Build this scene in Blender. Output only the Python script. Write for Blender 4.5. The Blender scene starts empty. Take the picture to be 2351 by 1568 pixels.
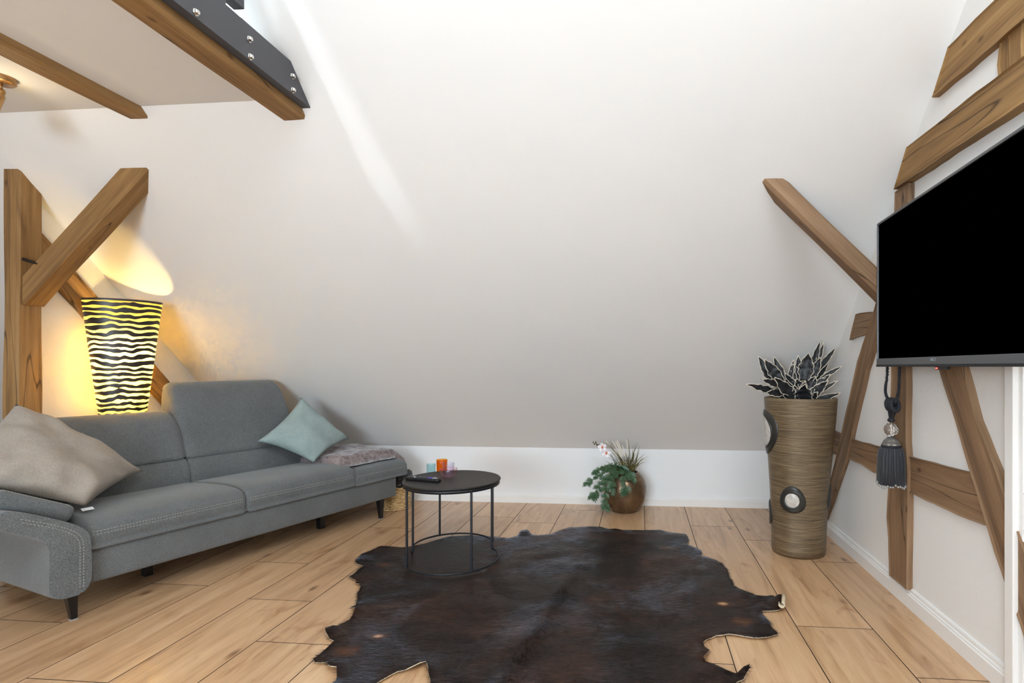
import bpy, bmesh, math, random
from mathutils import Vector, Matrix, noise, geometry
random.seed(7)
scene = bpy.context.scene
COL = scene.collection
R = math.radians

# ------------------------------------------------------------------ camera, world, light, exposure
cam_d = bpy.data.cameras.new('camera')
cam_d.sensor_width = 36.0
cam_d.lens = 1290.0 / 2351 * 36
cam_d.shift_x = (1175.5 - 1345) / 2351
cam_d.shift_y = (842 - 784) / 2351
cam_d.clip_start = 0.02
cam = bpy.data.objects.new('camera', cam_d)
COL.objects.link(cam)
cam.location = (0, 0, 1.1)
cam.rotation_euler = (R(90), 0, R(5.4906))
scene.camera = cam

world = bpy.data.worlds.new('sky')
scene.world = world
world.use_nodes = True
bg = world.node_tree.nodes['Background']
bg.inputs[0].default_value = (0.80, 0.90, 1.0, 1)
bg.inputs[1].default_value = 6.0

def light(name, kind, loc, energy, color, rot=(0, 0, 0), **kw):
    d = bpy.data.lights.new(name, kind)
    d.energy = energy
    d.color = color
    for k, v in kw.items():
        setattr(d, k, v)
    o = bpy.data.objects.new(name, d)
    o.location = loc
    o.rotation_euler = rot
    COL.objects.link(o)
    return o

ROOF_TILT = math.atan(0.92)
# daylight through the high roof window behind the camera and the upright window under the loft
light('roof_window_daylight', 'AREA', (0.30, -0.62, 3.55), 68, (0.84, 0.93, 1.0), (ROOF_TILT, 0, 0), shape='RECTANGLE', size=1.7, size_y=1.1)
light('upright_window_daylight', 'AREA', (-1.5, -2.52, 1.25), 143, (0.71, 0.86, 1.0), (R(90), 0, 0), shape='RECTANGLE', size=1.9, size_y=1.2)
# low sun that draws the streak through a slit added in the unseen roof
sd = Vector((0.134, 1, -0.316)).normalized()
sun = light('sun', 'SUN', (-1.9, -3, 6), 2.7, (0.80, 0.90, 1.0), angle=R(2.4))
sun.rotation_euler = sd.to_track_quat('-Z', 'Y').to_euler()

scene.view_settings.view_transform = 'Standard'
scene.view_settings.look = 'None'
scene.view_settings.gamma = 1.0
scene.view_settings.use_curve_mapping = False
scene.view_settings.exposure = 0.19
scene.cycles.use_denoising = True
scene.cycles.use_adaptive_sampling = True
scene.cycles.adaptive_threshold = 0.12
scene.cycles.adaptive_min_samples = 16
scene.cycles.max_bounces = 7
scene.cycles.diffuse_bounces = 4
scene.cycles.transparent_max_bounces = 12
scene.cycles.caustics_reflective = False
scene.cycles.caustics_refractive = False
scene.cycles.sample_clamp_indirect = 40.0

# ------------------------------------------------------------------ materials
def srgb(r, g, b):
    f = lambda c: (c / 255 / 12.92) if c / 255 <= 0.04045 else ((c / 255 + 0.055) / 1.055) ** 2.4
    return (f(r), f(g), f(b), 1)

class M:
    def __init__(s, name):
        s.m = bpy.data.materials.new(name)
        s.m.use_nodes = True
        s.t = s.m.node_tree
        s.b = s.t.nodes['Principled BSDF']
    def n(s, kind, **kw):
        x = s.t.nodes.new(kind)
        for k, v in kw.items():
            if k in x.inputs.keys():
                x.inputs[k].default_value = v
            else:
                setattr(x, k, v)
        return x
    def l(s, a, b):
        s.t.links.new(a, b)
    def set(s, **kw):
        for k, v in kw.items():
            s.b.inputs[k.replace('_', ' ')].default_value = v
        return s
    def coords(s, scale, kind='Object', rnd=0.0, rot=(0, 0, 0)):
        tc = s.n('ShaderNodeTexCoord')
        mp = s.n('ShaderNodeMapping')
        mp.inputs['Scale'].default_value = scale
        mp.inputs['Rotation'].default_value = rot
        s.l(tc.outputs[kind], mp.inputs['Vector'])
        if rnd:
            oi = s.n('ShaderNodeObjectInfo')
            mu = s.n('ShaderNodeMath', operation='MULTIPLY')
            mu.inputs[1].default_value = rnd
            s.l(oi.outputs['Random'], mu.inputs[0])
            cb = s.n('ShaderNodeCombineXYZ')
            for i in range(3):
                s.l(mu.outputs[0], cb.inputs[i])
            s.l(cb.outputs[0], mp.inputs['Location'])
        return mp.outputs[0]
    def noise(s, vec, scale, detail=4, rough=0.55, dist=0.0):
        x = s.n('ShaderNodeTexNoise')
        x.inputs['Scale'].default_value = scale
        x.inputs['Detail'].default_value = detail
        x.inputs['Roughness'].default_value = rough
        x.inputs['Distortion'].default_value = dist
        s.l(vec, x.inputs['Vector'])
        return x.outputs['Fac']
    def ramp(s, fac, stops, interp='LINEAR'):
        x = s.n('ShaderNodeValToRGB')
        e = x.color_ramp.elements
        while len(e) < len(stops):
            e.new(0.5)
        for i, (p, c) in enumerate(stops):
            e[i].position = p
            e[i].color = c if len(c) == 4 else (*c, 1)
        x.color_ramp.interpolation = interp
        s.l(fac, x.inputs[0])
        return x.outputs[0]
    def mix(s, fac, a, b, mode='MIX'):
        x = s.n('ShaderNodeMix', data_type='RGBA', blend_type=mode)
        for i, v in ((0, fac), (6, a), (7, b)):
            if hasattr(v, 'is_linked'):
                s.l(v, x.inputs[i])
            else:
                x.inputs[i].default_value = v
        return x.outputs[2]
    def bump(s, h, strength=0.3, dist=0.01):
        x = s.n('ShaderNodeBump')
        x.inputs['Strength'].default_value = strength
        x.inputs['Distance'].default_value = dist
        s.l(h, x.inputs['Height'])
        s.l(x.outputs[0], s.b.inputs['Normal'])
    def col(s, out):
        s.l(out, s.b.inputs['Base Color'])
        return s

W4 = (1, 1, 1, 1)
def plain(name, c, rough=0.5, metal=0.0, **kw):
    m = M(name)
    m.set(Base_Color=c, Roughness=rough, Metallic=metal, **kw)
    return m.m

def plaster(name, c, scale=60, strength=0.12):
    m = M(name)
    v = m.coords((1, 1, 1))
    n = m.noise(v, scale, 2, 0.6)
    n2 = m.noise(v, 2.2, 1)
    d = tuple(x * 0.965 for x in c[:3]) + (1,)
    m.col(m.mix(n2, d, c))
    m.set(Roughness=0.85)
    m.bump(n, strength, 0.004)
    return m.m

MAT = {}
MAT['slope'] = plaster('slope_paint', srgb(241, 239, 236), 90, 0.05)
MAT['gable'] = plaster('gable_plaster', srgb(240, 237, 233), 38, 0.30)
MAT['white_wall'] = plaster('knee_wall_paint', srgb(243, 243, 243), 90, 0.05)
MAT['trim_white'] = plain('white_lacquer', srgb(240, 237, 233), 0.35)

def timber_mat(name, dark, mid, lite):
    m = M(name)
    v = m.coords((1.4, 22, 22), rnd=9.0)
    g = m.noise(v, 1.0, 7, 0.62, 0.7)
    base = m.ramp(g, [(0.25, dark), (0.5, mid), (0.78, lite)])
    v2 = m.coords((1.1, 5, 5), rnd=5.0)
    big = m.noise(v2, 1.0, 3)
    base = m.mix(m.ramp(big, [(0.3, (0.62, 0.62, 0.62)), (0.7, (1.15, 1.15, 1.15))]), base, base, 'MULTIPLY') if False else base
    shade = m.ramp(big, [(0.25, (0.70, 0.68, 0.66)), (0.75, (1.0, 1.0, 1.0))])
    base = m.mix(1.0, base, shade, 'MULTIPLY')
    v3 = m.coords((0.55, 9, 9), rnd=3.0)
    ck = m.noise(v3, 1.0, 2, 0.4, 0.25)
    crack = m.ramp(ck, [(0.492, W4), (0.5, (0.22, 0.2, 0.18, 1)), (0.508, W4)])
    base = m.mix(1.0, base, crack, 'MULTIPLY')
    vk = m.coords((4.5, 9, 9), rnd=7.0)
    vo = m.n('ShaderNodeTexVoronoi')
    vo.inputs['Scale'].default_value = 0.8
    m.l(vk, vo.inputs['Vector'])
    knot = m.ramp(vo.outputs['Distance'], [(0.03, (0.35, 0.3, 0.25, 1)), (0.10, W4)])
    base = m.mix(1.0, base, knot, 'MULTIPLY')
    m.col(base)
    m.set(Roughness=0.72)
    m.bump(m.mix(0.6, g, crack), 0.35, 0.006)
    return m.m
MAT['timber'] = timber_mat('oiled_old_timber', srgb(112, 80, 44), srgb(160, 121, 72), srgb(188, 150, 98))
MAT['timber_red'] = timber_mat('stained_old_timber', srgb(102, 78, 57), srgb(148, 115, 84), srgb(172, 139, 106))

def oak():
    m = M('oak_laminate')
    v = m.coords((1.0, 13, 1), rnd=13.0)
    g = m.noise(v, 1.3, 8, 0.6, 0.9)
    base = m.ramp(g, [(0.22, srgb(160, 122, 88)), (0.47, srgb(205, 165, 125)), (0.75, srgb(222, 187, 148))])
    fine = m.noise(m.coords((6, 220, 1), rnd=2.0), 1.0, 3, 0.7)
    base = m.mix(1.0, base, m.ramp(fine, [(0.3, (0.88, 0.86, 0.84)), (0.62, (1, 1, 1))]), 'MULTIPLY')
    vk = m.coords((1.5, 4.6, 1), rnd=17.0)
    st = m.noise(vk, 1.4, 5, 0.6, 1.4)
    base = m.mix(1.0, base, m.ramp(st, [(0.56, W4), (0.66, (0.80, 0.72, 0.66, 1)), (0.74, (0.62, 0.52, 0.45, 1))]), 'MULTIPLY')
    kn = m.n('ShaderNodeTexVoronoi')
    kn.inputs['Scale'].default_value = 0.75
    m.l(m.coords((3.2, 7.5, 1), rnd=23.0), kn.inputs['Vector'])
    base = m.mix(1.0, base, m.ramp(kn.outputs['Distance'], [(0.03, (0.42, 0.34, 0.28, 1)), (0.12, W4)]), 'MULTIPLY')
    oi = m.n('ShaderNodeObjectInfo')
    tone = m.ramp(oi.outputs['Random'], [(0, (0.92, 0.91, 0.90)), (1, (1.05, 1.05, 1.05))])
    base = m.mix(1.0, base, tone, 'MULTIPLY')
    m.col(base)
    m.set(Roughness=0.30)
    m.b.inputs['Specular IOR Level'].default_value = 0.5
    m.bump(m.mix(0.5, g, fine), 0.06, 0.003)
    return m.m
MAT['oak'] = oak()

def fabric(name, c, scale=300, var=0.35, sheen=0.25, bump=0.25):
    m = M(name)
    a = m.noise(m.coords((1, 0.35, 1)), scale, 2, 0.5)
    b = m.noise(m.coords((0.35, 1, 0.35)), scale, 2, 0.5)
    md = m.noise(m.coords((1, 1, 1)), 45, 3)
    big = m.noise(m.coords((1, 1, 1)), 5, 3)
    w = m.mix(0.5, a, b)
    d = tuple(x * (1 - var) for x in c[:3])
    h = tuple(min(1, x * (1 + var)) for x in c[:3])
    base = m.ramp(w, [(0.36, d), (0.64, h)])
    base = m.mix(1.0, base, m.ramp(big, [(0.3, (0.88, 0.88, 0.88)), (0.7, (1.06, 1.06, 1.06))]), 'MULTIPLY')
    base = m.mix(1.0, base, m.ramp(md, [(0.3, (0.955, 0.955, 0.955)), (0.7, (1.02, 1.02, 1.02))]), 'MULTIPLY')
    m.col(base)
    m.set(Roughness=0.9, Sheen_Weight=sheen, Sheen_Roughness=0.5)
    m.b.inputs['Specular IOR Level'].default_value = 0.2
    m.bump(w, bump, 0.002)
    return m.m
MAT['sofa'] = fabric('slate_chenille', srgb(103, 105, 105), 900, 0.55)
MAT['pillow_grey'] = fabric('taupe_cotton', srgb(161, 150, 138), 420, 0.16, 0.15, 0.12)
MAT['pillow_mint'] = fabric('mint_linen', srgb(152, 168, 165), 420, 0.16, 0.15, 0.15)
MAT['thread'] = plain('pale_thread', srgb(172, 172, 164), 0.8)
MAT['tag'] = plain('care_tag_white', srgb(230, 230, 230), 0.6)
def plush():
    m = M('mauve_plush')
    n = m.noise(m.coords((1, 1, 1)), 26, 4, 0.6, 0.6)
    f = m.noise(m.coords((1, 1, 1)), 160, 3, 0.6)
    m.col(m.ramp(m.mix(0.3, n, f), [(0.36, srgb(96, 82, 82)), (0.5, srgb(132, 117, 116)), (0.66, srgb(160, 148, 146))]))
    m.set(Roughness=0.85, Sheen_Weight=0.7, Sheen_Roughness=0.35)
    m.bump(n, 0.35, 0.01)
    return m.m
MAT['plush'] = plush()
MAT['black_metal'] = plain('black_powder_coat', srgb(36, 36, 40), 0.42, 0.3)
MAT['sofa_leg'] = plain('black_lacquer_leg', srgb(20, 20, 22), 0.3)
MAT['glide'] = plain('grey_felt', srgb(150, 150, 150), 0.8)
def tabletop():
    m = M('hammered_black_top')
    v = m.coords((1, 1, 1))
    n = m.noise(v, 120, 4, 0.7, 0.8)
    m.col(m.ramp(n, [(0.3, srgb(30, 28, 27)), (0.7, srgb(66, 62, 58))]))
    m.set(Roughness=0.45, Metallic=0.35)
    m.bump(n, 0.5, 0.004)
    return m.m
MAT['tabletop'] = tabletop()
MAT['anthracite'] = plain('anthracite_steel', srgb(78, 78, 82), 0.55, 0.1)
MAT['chrome'] = plain('polished_steel', srgb(220, 216, 210), 0.2, 1.0)
MAT['tv_black'] = plain('switched_off_screen', (0.0, 0.0, 0.0, 1), 0.9)
MAT['tv_black'].node_tree.nodes['Principled BSDF'].inputs['Specular IOR Level'].default_value = 0.0
MAT['tv_bezel'] = plain('brushed_grey_bezel', srgb(104, 106, 110), 0.35, 0.6)
MAT['tv_back'] = plain('black_plastic', srgb(22, 22, 24), 0.5)
MAT['logo'] = plain('logo_print', srgb(160, 172, 172), 0.5)
def emit(name, c, s):
    m = M(name)
    m.set(Base_Color=c, Emission_Color=c, Emission_Strength=s)
    return m.m
MAT['led_red'] = emit('red_standby_led', (1, 0.08, 0.06, 1), 3.0)
MAT['bulb_warm'] = emit('warm_bulb', (1, 0.72, 0.36, 1), 30.0)
MAT['bulb_tube'] = emit('glowing_tube', (1, 0.66, 0.10, 1), 230.0)
MAT['bulb_spot'] = emit('warm_spot_bulb', (1, 0.83, 0.52, 1), 25.0)
MAT['opaque_pane'] = plain('opaque_white_pane', srgb(245, 245, 245), 0.9)  # opaque panes, added to keep the sun out of the unseen windows
def glass(name, c, thick=0.25, rough=0.03):
    m = M(name)
    t = m.n('ShaderNodeBsdfTransparent')
    t.inputs[0].default_value = c
    g = m.n('ShaderNodeBsdfGlossy')
    g.inputs['Roughness'].default_value = rough
    fr = m.n('ShaderNodeLayerWeight')
    fr.inputs[0].default_value = 0.5
    pw = m.n('ShaderNodeMath', operation='POWER')
    pw.inputs[1].default_value = 3.5
    m.l(fr.outputs['Facing'], pw.inputs[0])
    ad = m.n('ShaderNodeMath', operation='MULTIPLY_ADD')
    ad.inputs[1].default_value = 0.45
    ad.inputs[2].default_value = thick * 0.16
    m.l(pw.outputs[0], ad.inputs[0])
    mx = m.n('ShaderNodeMixShader')
    m.l(ad.outputs[0], mx.inputs[0])
    m.l(t.outputs[0], mx.inputs[1])
    m.l(g.outputs[0], mx.inputs[2])
    m.l(mx.outputs[0], m.t.nodes['Material Output'].inputs['Surface'])
    return m.m
MAT['glass'] = glass('clear_glass', (0.93, 0.96, 0.97, 1))
MAT['glass_blue'] = glass('sky_tinted_glass', (0.80, 0.89, 1.0, 1))
MAT['glass_pink'] = glass('pink_glass', (0.98, 0.89, 0.91, 1))
MAT['glass_lilac'] = glass('lilac_glass', (0.95, 0.935, 0.98, 1))
MAT['glass_amber'] = glass('amber_glass', (0.97, 0.60, 0.12, 1))
MAT['glass_teal'] = glass('teal_glass', (0.82, 0.93, 0.94, 1))
def crystal():
    m = M('cut_crystal')
    m.set(Base_Color=(0.97, 0.93, 0.88, 1), Roughness=0.02, Transmission_Weight=0.9, IOR=1.5)
    return m.m
MAT['crystal'] = crystal()

def zebra():
    m = M('zebra_lamp_skin')
    tc = m.n('ShaderNodeTexCoord')
    sp = m.n('ShaderNodeSeparateXYZ')
    m.l(tc.outputs['Object'], sp.inputs[0])
    at = m.n('ShaderNodeMath', operation='ARCTAN2')
    m.l(sp.outputs[1], at.inputs[0]); m.l(sp.outputs[0], at.inputs[1])
    si = m.n('ShaderNodeMath', operation='SINE'); m.l(at.outputs[0], si.inputs[0])
    co = m.n('ShaderNodeMath', operation='COSINE'); m.l(at.outputs[0], co.inputs[0])
    cb = m.n('ShaderNodeCombineXYZ')
    m.l(si.outputs[0], cb.inputs[0]); m.l(co.outputs[0], cb.inputs[1])
    zz = m.n('ShaderNodeMath', operation='MULTIPLY'); zz.inputs[1].default_value = 7.0
    m.l(sp.outputs[2], zz.inputs[0]); m.l(zz.outputs[0], cb.inputs[2])
    nz = m.noise(cb.outputs[0], 1.5, 1, 0.4)
    a1 = m.n('ShaderNodeMath', operation='MULTIPLY_ADD'); a1.inputs[1].default_value = 0.050
    m.l(nz, a1.inputs[0]); m.l(sp.outputs[2], a1.inputs[2])
    fq = m.n('ShaderNodeMath', operation='MULTIPLY'); fq.inputs[1].default_value = 2 * math.pi / 0.0345
    m.l(a1.outputs[0], fq.inputs[0])
    sn = m.n('ShaderNodeMath', operation='SINE'); m.l(fq.outputs[0], sn.inputs[0])
    nz2 = m.noise(cb.outputs[0], 2.4, 1, 0.4)
    th = m.n('ShaderNodeMath', operation='MULTIPLY_ADD'); th.inputs[1].default_value = 2.2; th.inputs[2].default_value = -1.42
    m.l(nz2, th.inputs[0])
    gt = m.n('ShaderNodeMath', operation='GREATER_THAN')
    m.l(sn.outputs[0], gt.inputs[0]); m.l(th.outputs[0], gt.inputs[1])
    black = m.n('ShaderNodeBsdfPrincipled')
    black.inputs['Base Color'].default_value = srgb(40, 32, 27)
    black.inputs['Roughness'].default_value = 0.4
    dif = m.n('ShaderNodeBsdfDiffuse'); dif.inputs[0].default_value = srgb(226, 190, 120)
    trl = m.n('ShaderNodeBsdfTranslucent'); trl.inputs[0].default_value = (1.0, 0.76, 0.26, 1)
    mx = m.n('ShaderNodeMixShader'); mx.inputs[0].default_value = 0.88
    m.l(dif.outputs[0], mx.inputs[1]); m.l(trl.outputs[0], mx.inputs[2])
    mo = m.n('ShaderNodeMixShader')
    m.l(gt.outputs[0], mo.inputs[0]); m.l(mx.outputs[0], mo.inputs[1]); m.l(black.outputs[0], mo.inputs[2])
    m.l(mo.outputs[0], m.t.nodes['Material Output'].inputs['Surface'])
    return m.m
MAT['zebra'] = zebra()
MAT['iron'] = plain('wrought_iron', srgb(48, 38, 32), 0.6, 0.6)
MAT['brass'] = plain('bronzed_brass', srgb(168, 132, 88), 0.35, 0.8)

def vase_mat():
    m = M('brushed_bronze_strands')
    v = m.coords((5, 5, 380))
    g = m.noise(v, 1.0, 4, 0.7, 0.6)
    base = m.ramp(g, [(0.30, srgb(58, 48, 38)), (0.5, srgb(114, 95, 70)), (0.70, srgb(172, 150, 116))])
    m.col(base)
    m.set(Roughness=0.38, Metallic=0.25)
    m.bump(g, 0.5, 0.004)
    return m.m
MAT['vase'] = vase_mat()
MAT['medallion'] = plain('black_resin', srgb(48, 46, 42), 0.35)
def pearl():
    m = M('mother_of_pearl')
    n = m.noise(m.coords((1, 1, 1)), 28, 4, 0.6, 1.2)
    m.col(m.ramp(n, [(0.3, srgb(178, 170, 160)), (0.7, srgb(228, 222, 214))]))
    m.set(Roughness=0.3)
    return m.m
MAT['pearl'] = pearl()
MAT['black_leaf'] = plain('black_satin_leaf', srgb(33, 33, 35), 0.5)
MAT['cream'] = plain('cream_margin', srgb(225, 212, 192), 0.7)
def pot_mat():
    m = M('bronze_lustre_glaze')
    n = m.noise(m.coords((1, 1, 1)), 9, 5, 0.6, 0.5)
    m.col(m.ramp(n, [(0.3, srgb(88, 69, 51)), (0.55, srgb(124, 101, 78)), (0.75, srgb(152, 128, 102))]))
    m.set(Roughness=0.27, Metallic=0.65)
    return m.m
MAT['pot'] = pot_mat()
MAT['soil'] = plain('dark_soil', srgb(34, 26, 20), 0.95)
def leafmat(name, a, b, rough=0.4):
    m = M(name)
    n = m.noise(m.coords((1, 1, 1), rnd=4.0), 30, 3)
    m.col(m.ramp(n, [(0.3, a), (0.7, b)]))
    m.set(Roughness=rough)
    return m.m
MAT['leaf_green'] = leafmat('monstera_green', srgb(26, 54, 33), srgb(70, 104, 62))
MAT['leaf_orchid'] = leafmat('orchid_leaf_green', srgb(44, 76, 48), srgb(64, 98, 62))
MAT['grass'] = leafmat('olive_grass_blade', srgb(52, 54, 26), srgb(112, 98, 40), 0.5)
MAT['stem'] = plain('brown_stem', srgb(84, 70, 48), 0.6)
MAT['petal'] = plain('white_petal', srgb(244, 238, 240), 0.6)
MAT['petal_core'] = plain('orange_petal_core', srgb(226, 128, 92), 0.6)
MAT['plume'] = plain('cream_plume', srgb(236, 224, 204), 0.9)
def wicker():
    m = M('straw_wicker')
    n = m.noise(m.coords((1, 1, 1)), 60, 4)
    m.col(m.ramp(n, [(0.3, srgb(168, 122, 70)), (0.6, srgb(222, 190, 136)), (0.8, srgb(238, 216, 170))]))
    m.set(Roughness=0.6)
    return m.m
MAT['wicker'] = wicker()
MAT['bag'] = plain('black_plastic_bag', srgb(22, 24, 28), 0.22)
MAT['rope'] = plain('black_cord', srgb(28, 29, 36), 0.75)
def fringe():
    m = M('black_fringe_threads')
    n = m.noise(m.coords((1, 1, 0.05)), 260, 3)
    m.col(m.ramp(n, [(0.3, srgb(12, 13, 18)), (0.7, srgb(36, 38, 48))]))
    m.set(Roughness=0.6, Sheen_Weight=0.3)
    return m.m
MAT['fringe'] = fringe()
MAT['bead'] = plain('smoky_bead', srgb(170, 168, 164), 0.15, 0.4)
MAT['remote'] = plain('black_soft_plastic', srgb(20, 20, 21), 0.45)
MAT['button_white'] = plain('white_button', srgb(210, 210, 215), 0.5)
MAT['button_violet'] = plain('violet_button', srgb(92, 74, 190), 0.5)
MAT['button_grey'] = plain('grey_button', srgb(84, 84, 88), 0.5)
MAT['plank_edge'] = plain('dark_board_edge', srgb(40, 28, 20), 0.9)
MAT['subfloor'] = plain('dark_subfloor', srgb(24, 17, 12), 0.9)
MAT['leather'] = plain('cream_leather_edge', srgb(214, 198, 170), 0.75)
def hide_mat(name, blade):
    m = M(name)
    v = m.coords((1, 1, 1))
    n = m.noise(v, 2.6, 5, 0.62, 0.9)
    f = m.noise(m.coords((5, 16, 8), rot=(0, 0, 0.5)), 6, 4, 0.6, 0.4)
    base = m.ramp(m.mix(0.35, n, f), [(0.34, srgb(14, 9, 8)), (0.50, srgb(34, 21, 16)), (0.62, srgb(60, 37, 26)), (0.76, srgb(112, 72, 48))])
    tc = m.n('ShaderNodeTexCoord')
    for x, y, r, core in ((-1.053, 2.18, 0.11, 1), (0.381, 2.633, 0.13, 1), (0.17, 3.41, 0.15, 0), (-1.40, 2.98, 0.14, 0), (-1.12, 2.06, 0.15, 0), (0.44, 2.46, 0.15, 0)):
        mp = m.n('ShaderNodeMapping'); mp.vector_type = 'POINT'
        mp.inputs['Location'].default_value = (-x / r, -y / r / 0.7, 0)
        mp.inputs['Scale'].default_value = (1 / r, 1 / r / 0.7, 0)
        m.l(tc.outputs['Object'], mp.inputs['Vector'])
        ln = m.n('ShaderNodeVectorMath', operation='LENGTH')
        m.l(mp.outputs[0], ln.inputs[0])
        jit = m.n('ShaderNodeMath', operation='MULTIPLY_ADD'); jit.inputs[1].default_value = 1.1
        m.l(f, jit.inputs[0]); m.l(ln.outputs['Value'], jit.inputs[2])
        base = m.mix(m.ramp(jit.outputs[0], [(0.55, (0.75, 0.75, 0.75)), (1.0, (0, 0, 0))]), base, srgb(104, 64, 42))
        if core: base = m.mix(m.ramp(ln.outputs['Value'], [(0.05, (1, 1, 1)), (0.22, (0, 0, 0))]), base, srgb(196, 150, 110))
    m.col(base)
    m.set(Roughness=0.40, Sheen_Roughness=0.28)
    pat = m.noise(v, 1.7, 7, 0.68, 0.7)
    sw = m.ramp(m.mix(0.25, pat, f), [(0.51, (0.0, 0.0, 0.0)), (0.64, (0.9, 0.9, 0.9))])  # patches of bluish window gleam put into the coat's sheen
    m.l(sw, m.b.inputs['Sheen Weight'])
    m.b.inputs['Sheen Tint'].default_value = (0.66, 0.78, 1.0, 1)
    m.b.inputs['Specular IOR Level'].default_value = 0.22
    m.bump(f, 0.4, 0.01)
    return m.m
MAT['hide'] = hide_mat('brown_cowhide', False)
MAT['fur'] = hide_mat('brown_cowhide_hair', True)

# ------------------------------------------------------------------ builders
def tag(o, label=None, cat=None, group=None, kind=None):
    if label: o['label'] = label
    if cat: o['category'] = cat
    if group: o['group'] = group
    if kind: o['kind'] = kind
    return o

def link(name, me, mat, parent=None, smooth=False, matrix=None):
    o = bpy.data.objects.new(name, me)
    COL.objects.link(o)
    if mat and not me.materials:
        for x in (mat if isinstance(mat, (list, tuple)) else [mat]):
            me.materials.append(x)
    if smooth:
        me.polygons.foreach_set('use_smooth', [True] * len(me.polygons))
    if parent: o.parent = parent
    if matrix is not None:
        o.matrix_local = matrix
    return o

def obj(name, verts, faces, mat, parent=None, smooth=False, matrix=None):
    me = bpy.data.meshes.new(name)
    me.from_pydata([tuple(v) for v in verts], [], faces)
    me.update()
    return link(name, me, mat, parent, smooth, matrix)

def bobj(name, bm, mat, parent=None, smooth=False, matrix=None):
    bmesh.ops.recalc_face_normals(bm, faces=bm.faces)
    me = bpy.data.meshes.new(name)
    bm.to_mesh(me)
    bm.free()
    return link(name, me, mat, parent, smooth, matrix)

def empty(name, loc, rz=0.0):
    o = bpy.data.objects.new(name, None)
    o.location = loc
    o.rotation_euler = (0, 0, rz)
    o.empty_display_size = 0.05
    COL.objects.link(o)
    return o

def box_bm(x0, x1, y0, y1, z0, z1, bev=0.0, seg=2):
    bm = bmesh.new()
    bmesh.ops.create_cube(bm, size=1)
    for v in bm.verts:
        v.co = Vector(((x0 + x1) / 2 + v.co.x * (x1 - x0), (y0 + y1) / 2 + v.co.y * (y1 - y0), (z0 + z1) / 2 + v.co.z * (z1 - z0)))
    if bev:
        bmesh.ops.bevel(bm, geom=bm.edges[:], offset=bev, segments=seg, affect='EDGES', profile=0.5)
    return bm

def box(name, x0, x1, y0, y1, z0, z1, mat, parent=None, bev=0.0, seg=2, smooth=False, matrix=None):
    return bobj(name, box_bm(x0, x1, y0, y1, z0, z1, bev, seg), mat, parent, smooth, matrix)

def tube_geo(pts, r, n=8, closed=False, rfun=None):
    pts = [Vector(p) for p in pts]
    k = len(pts)
    vs, fs = [], []
    up = None
    for i, p in enumerate(pts):
        if closed:
            t = (pts[(i + 1) % k] - pts[i - 1]).normalized()
        else:
            t = (pts[min(i + 1, k - 1)] - pts[max(i - 1, 0)]).normalized()
        if up is None:
            up = Vector((0, 0, 1)) if abs(t.z) < 0.9 else Vector((1, 0, 0))
        a = (up - t * up.dot(t)).normalized()
        up = a
        b = t.cross(a)
        rr = rfun(i / max(1, k - 1)) if rfun else r
        for j in range(n):
            an = 2 * math.pi * j / n
            vs.append(p + (a * math.cos(an) + b * math.sin(an)) * rr)
    m = k if closed else k - 1
    for i in range(m):
        for j in range(n):
            a0 = i * n + j; a1 = i * n + (j + 1) % n
            b0 = ((i + 1) % k) * n + j; b1 = ((i + 1) % k) * n + (j + 1) % n
            fs.append((a0, a1, b1, b0))
    if not closed:
        fs.append(tuple(range(n))[::-1])
        fs.append(tuple((k - 1) * n + j for j in range(n)))
    return vs, fs

def tube(name, pts, r, mat, parent=None, n=8, closed=False, rfun=None, smooth=True):
    v, f = tube_geo(pts, r, n, closed, rfun)
    return obj(name, v, f, mat, parent, smooth)

class Geo:
    def __init__(s): s.v = []; s.f = []
    def add(s, vf):
        o = len(s.v)
        s.v += [tuple(x) for x in vf[0]]
        s.f += [tuple(i + o for i in f) for f in vf[1]]
    def out(s, name, mat, parent=None, smooth=False): return obj(name, s.v, s.f, mat, parent, smooth)

def lathe_geo(prof, n=32, c=(0, 0), sx=1.0, sy=1.0, wob=None, cap0=True, cap1=False):
    vs, fs = [], []
    for i, (r, z) in enumerate(prof):
        for j in range(n):
            a = 2 * math.pi * j / n
            w = wob(a, z) if wob else 1.0
            vs.append((c[0] + math.cos(a) * r * sx * w, c[1] + math.sin(a) * r * sy * w, z))
    for i in range(len(prof) - 1):
        for j in range(n):
            fs.append((i * n + j, i * n + (j + 1) % n, (i + 1) * n + (j + 1) % n, (i + 1) * n + j))
    if cap0: fs.append(tuple(range(n))[::-1])
    if cap1: fs.append(tuple((len(prof) - 1) * n + j for j in range(n)))
    return vs, fs

def lathe(name, prof, mat, parent=None, n=32, smooth=True, matrix=None, **kw):
    v, f = lathe_geo(prof, n, **kw)
    return obj(name, v, f, mat, parent, smooth, matrix)

def sphere(name, c, r, mat, parent=None, u=16, v=10, sc=(1, 1, 1), smooth=True):
    bm = bmesh.new()
    bmesh.ops.create_uvsphere(bm, u_segments=u, v_segments=v, radius=r)
    for x in bm.verts:
        x.co = Vector((x.co.x * sc[0] + c[0], x.co.y * sc[1] + c[1], x.co.z * sc[2] + c[2]))
    return bobj(name, bm, mat, parent, smooth)

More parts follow.
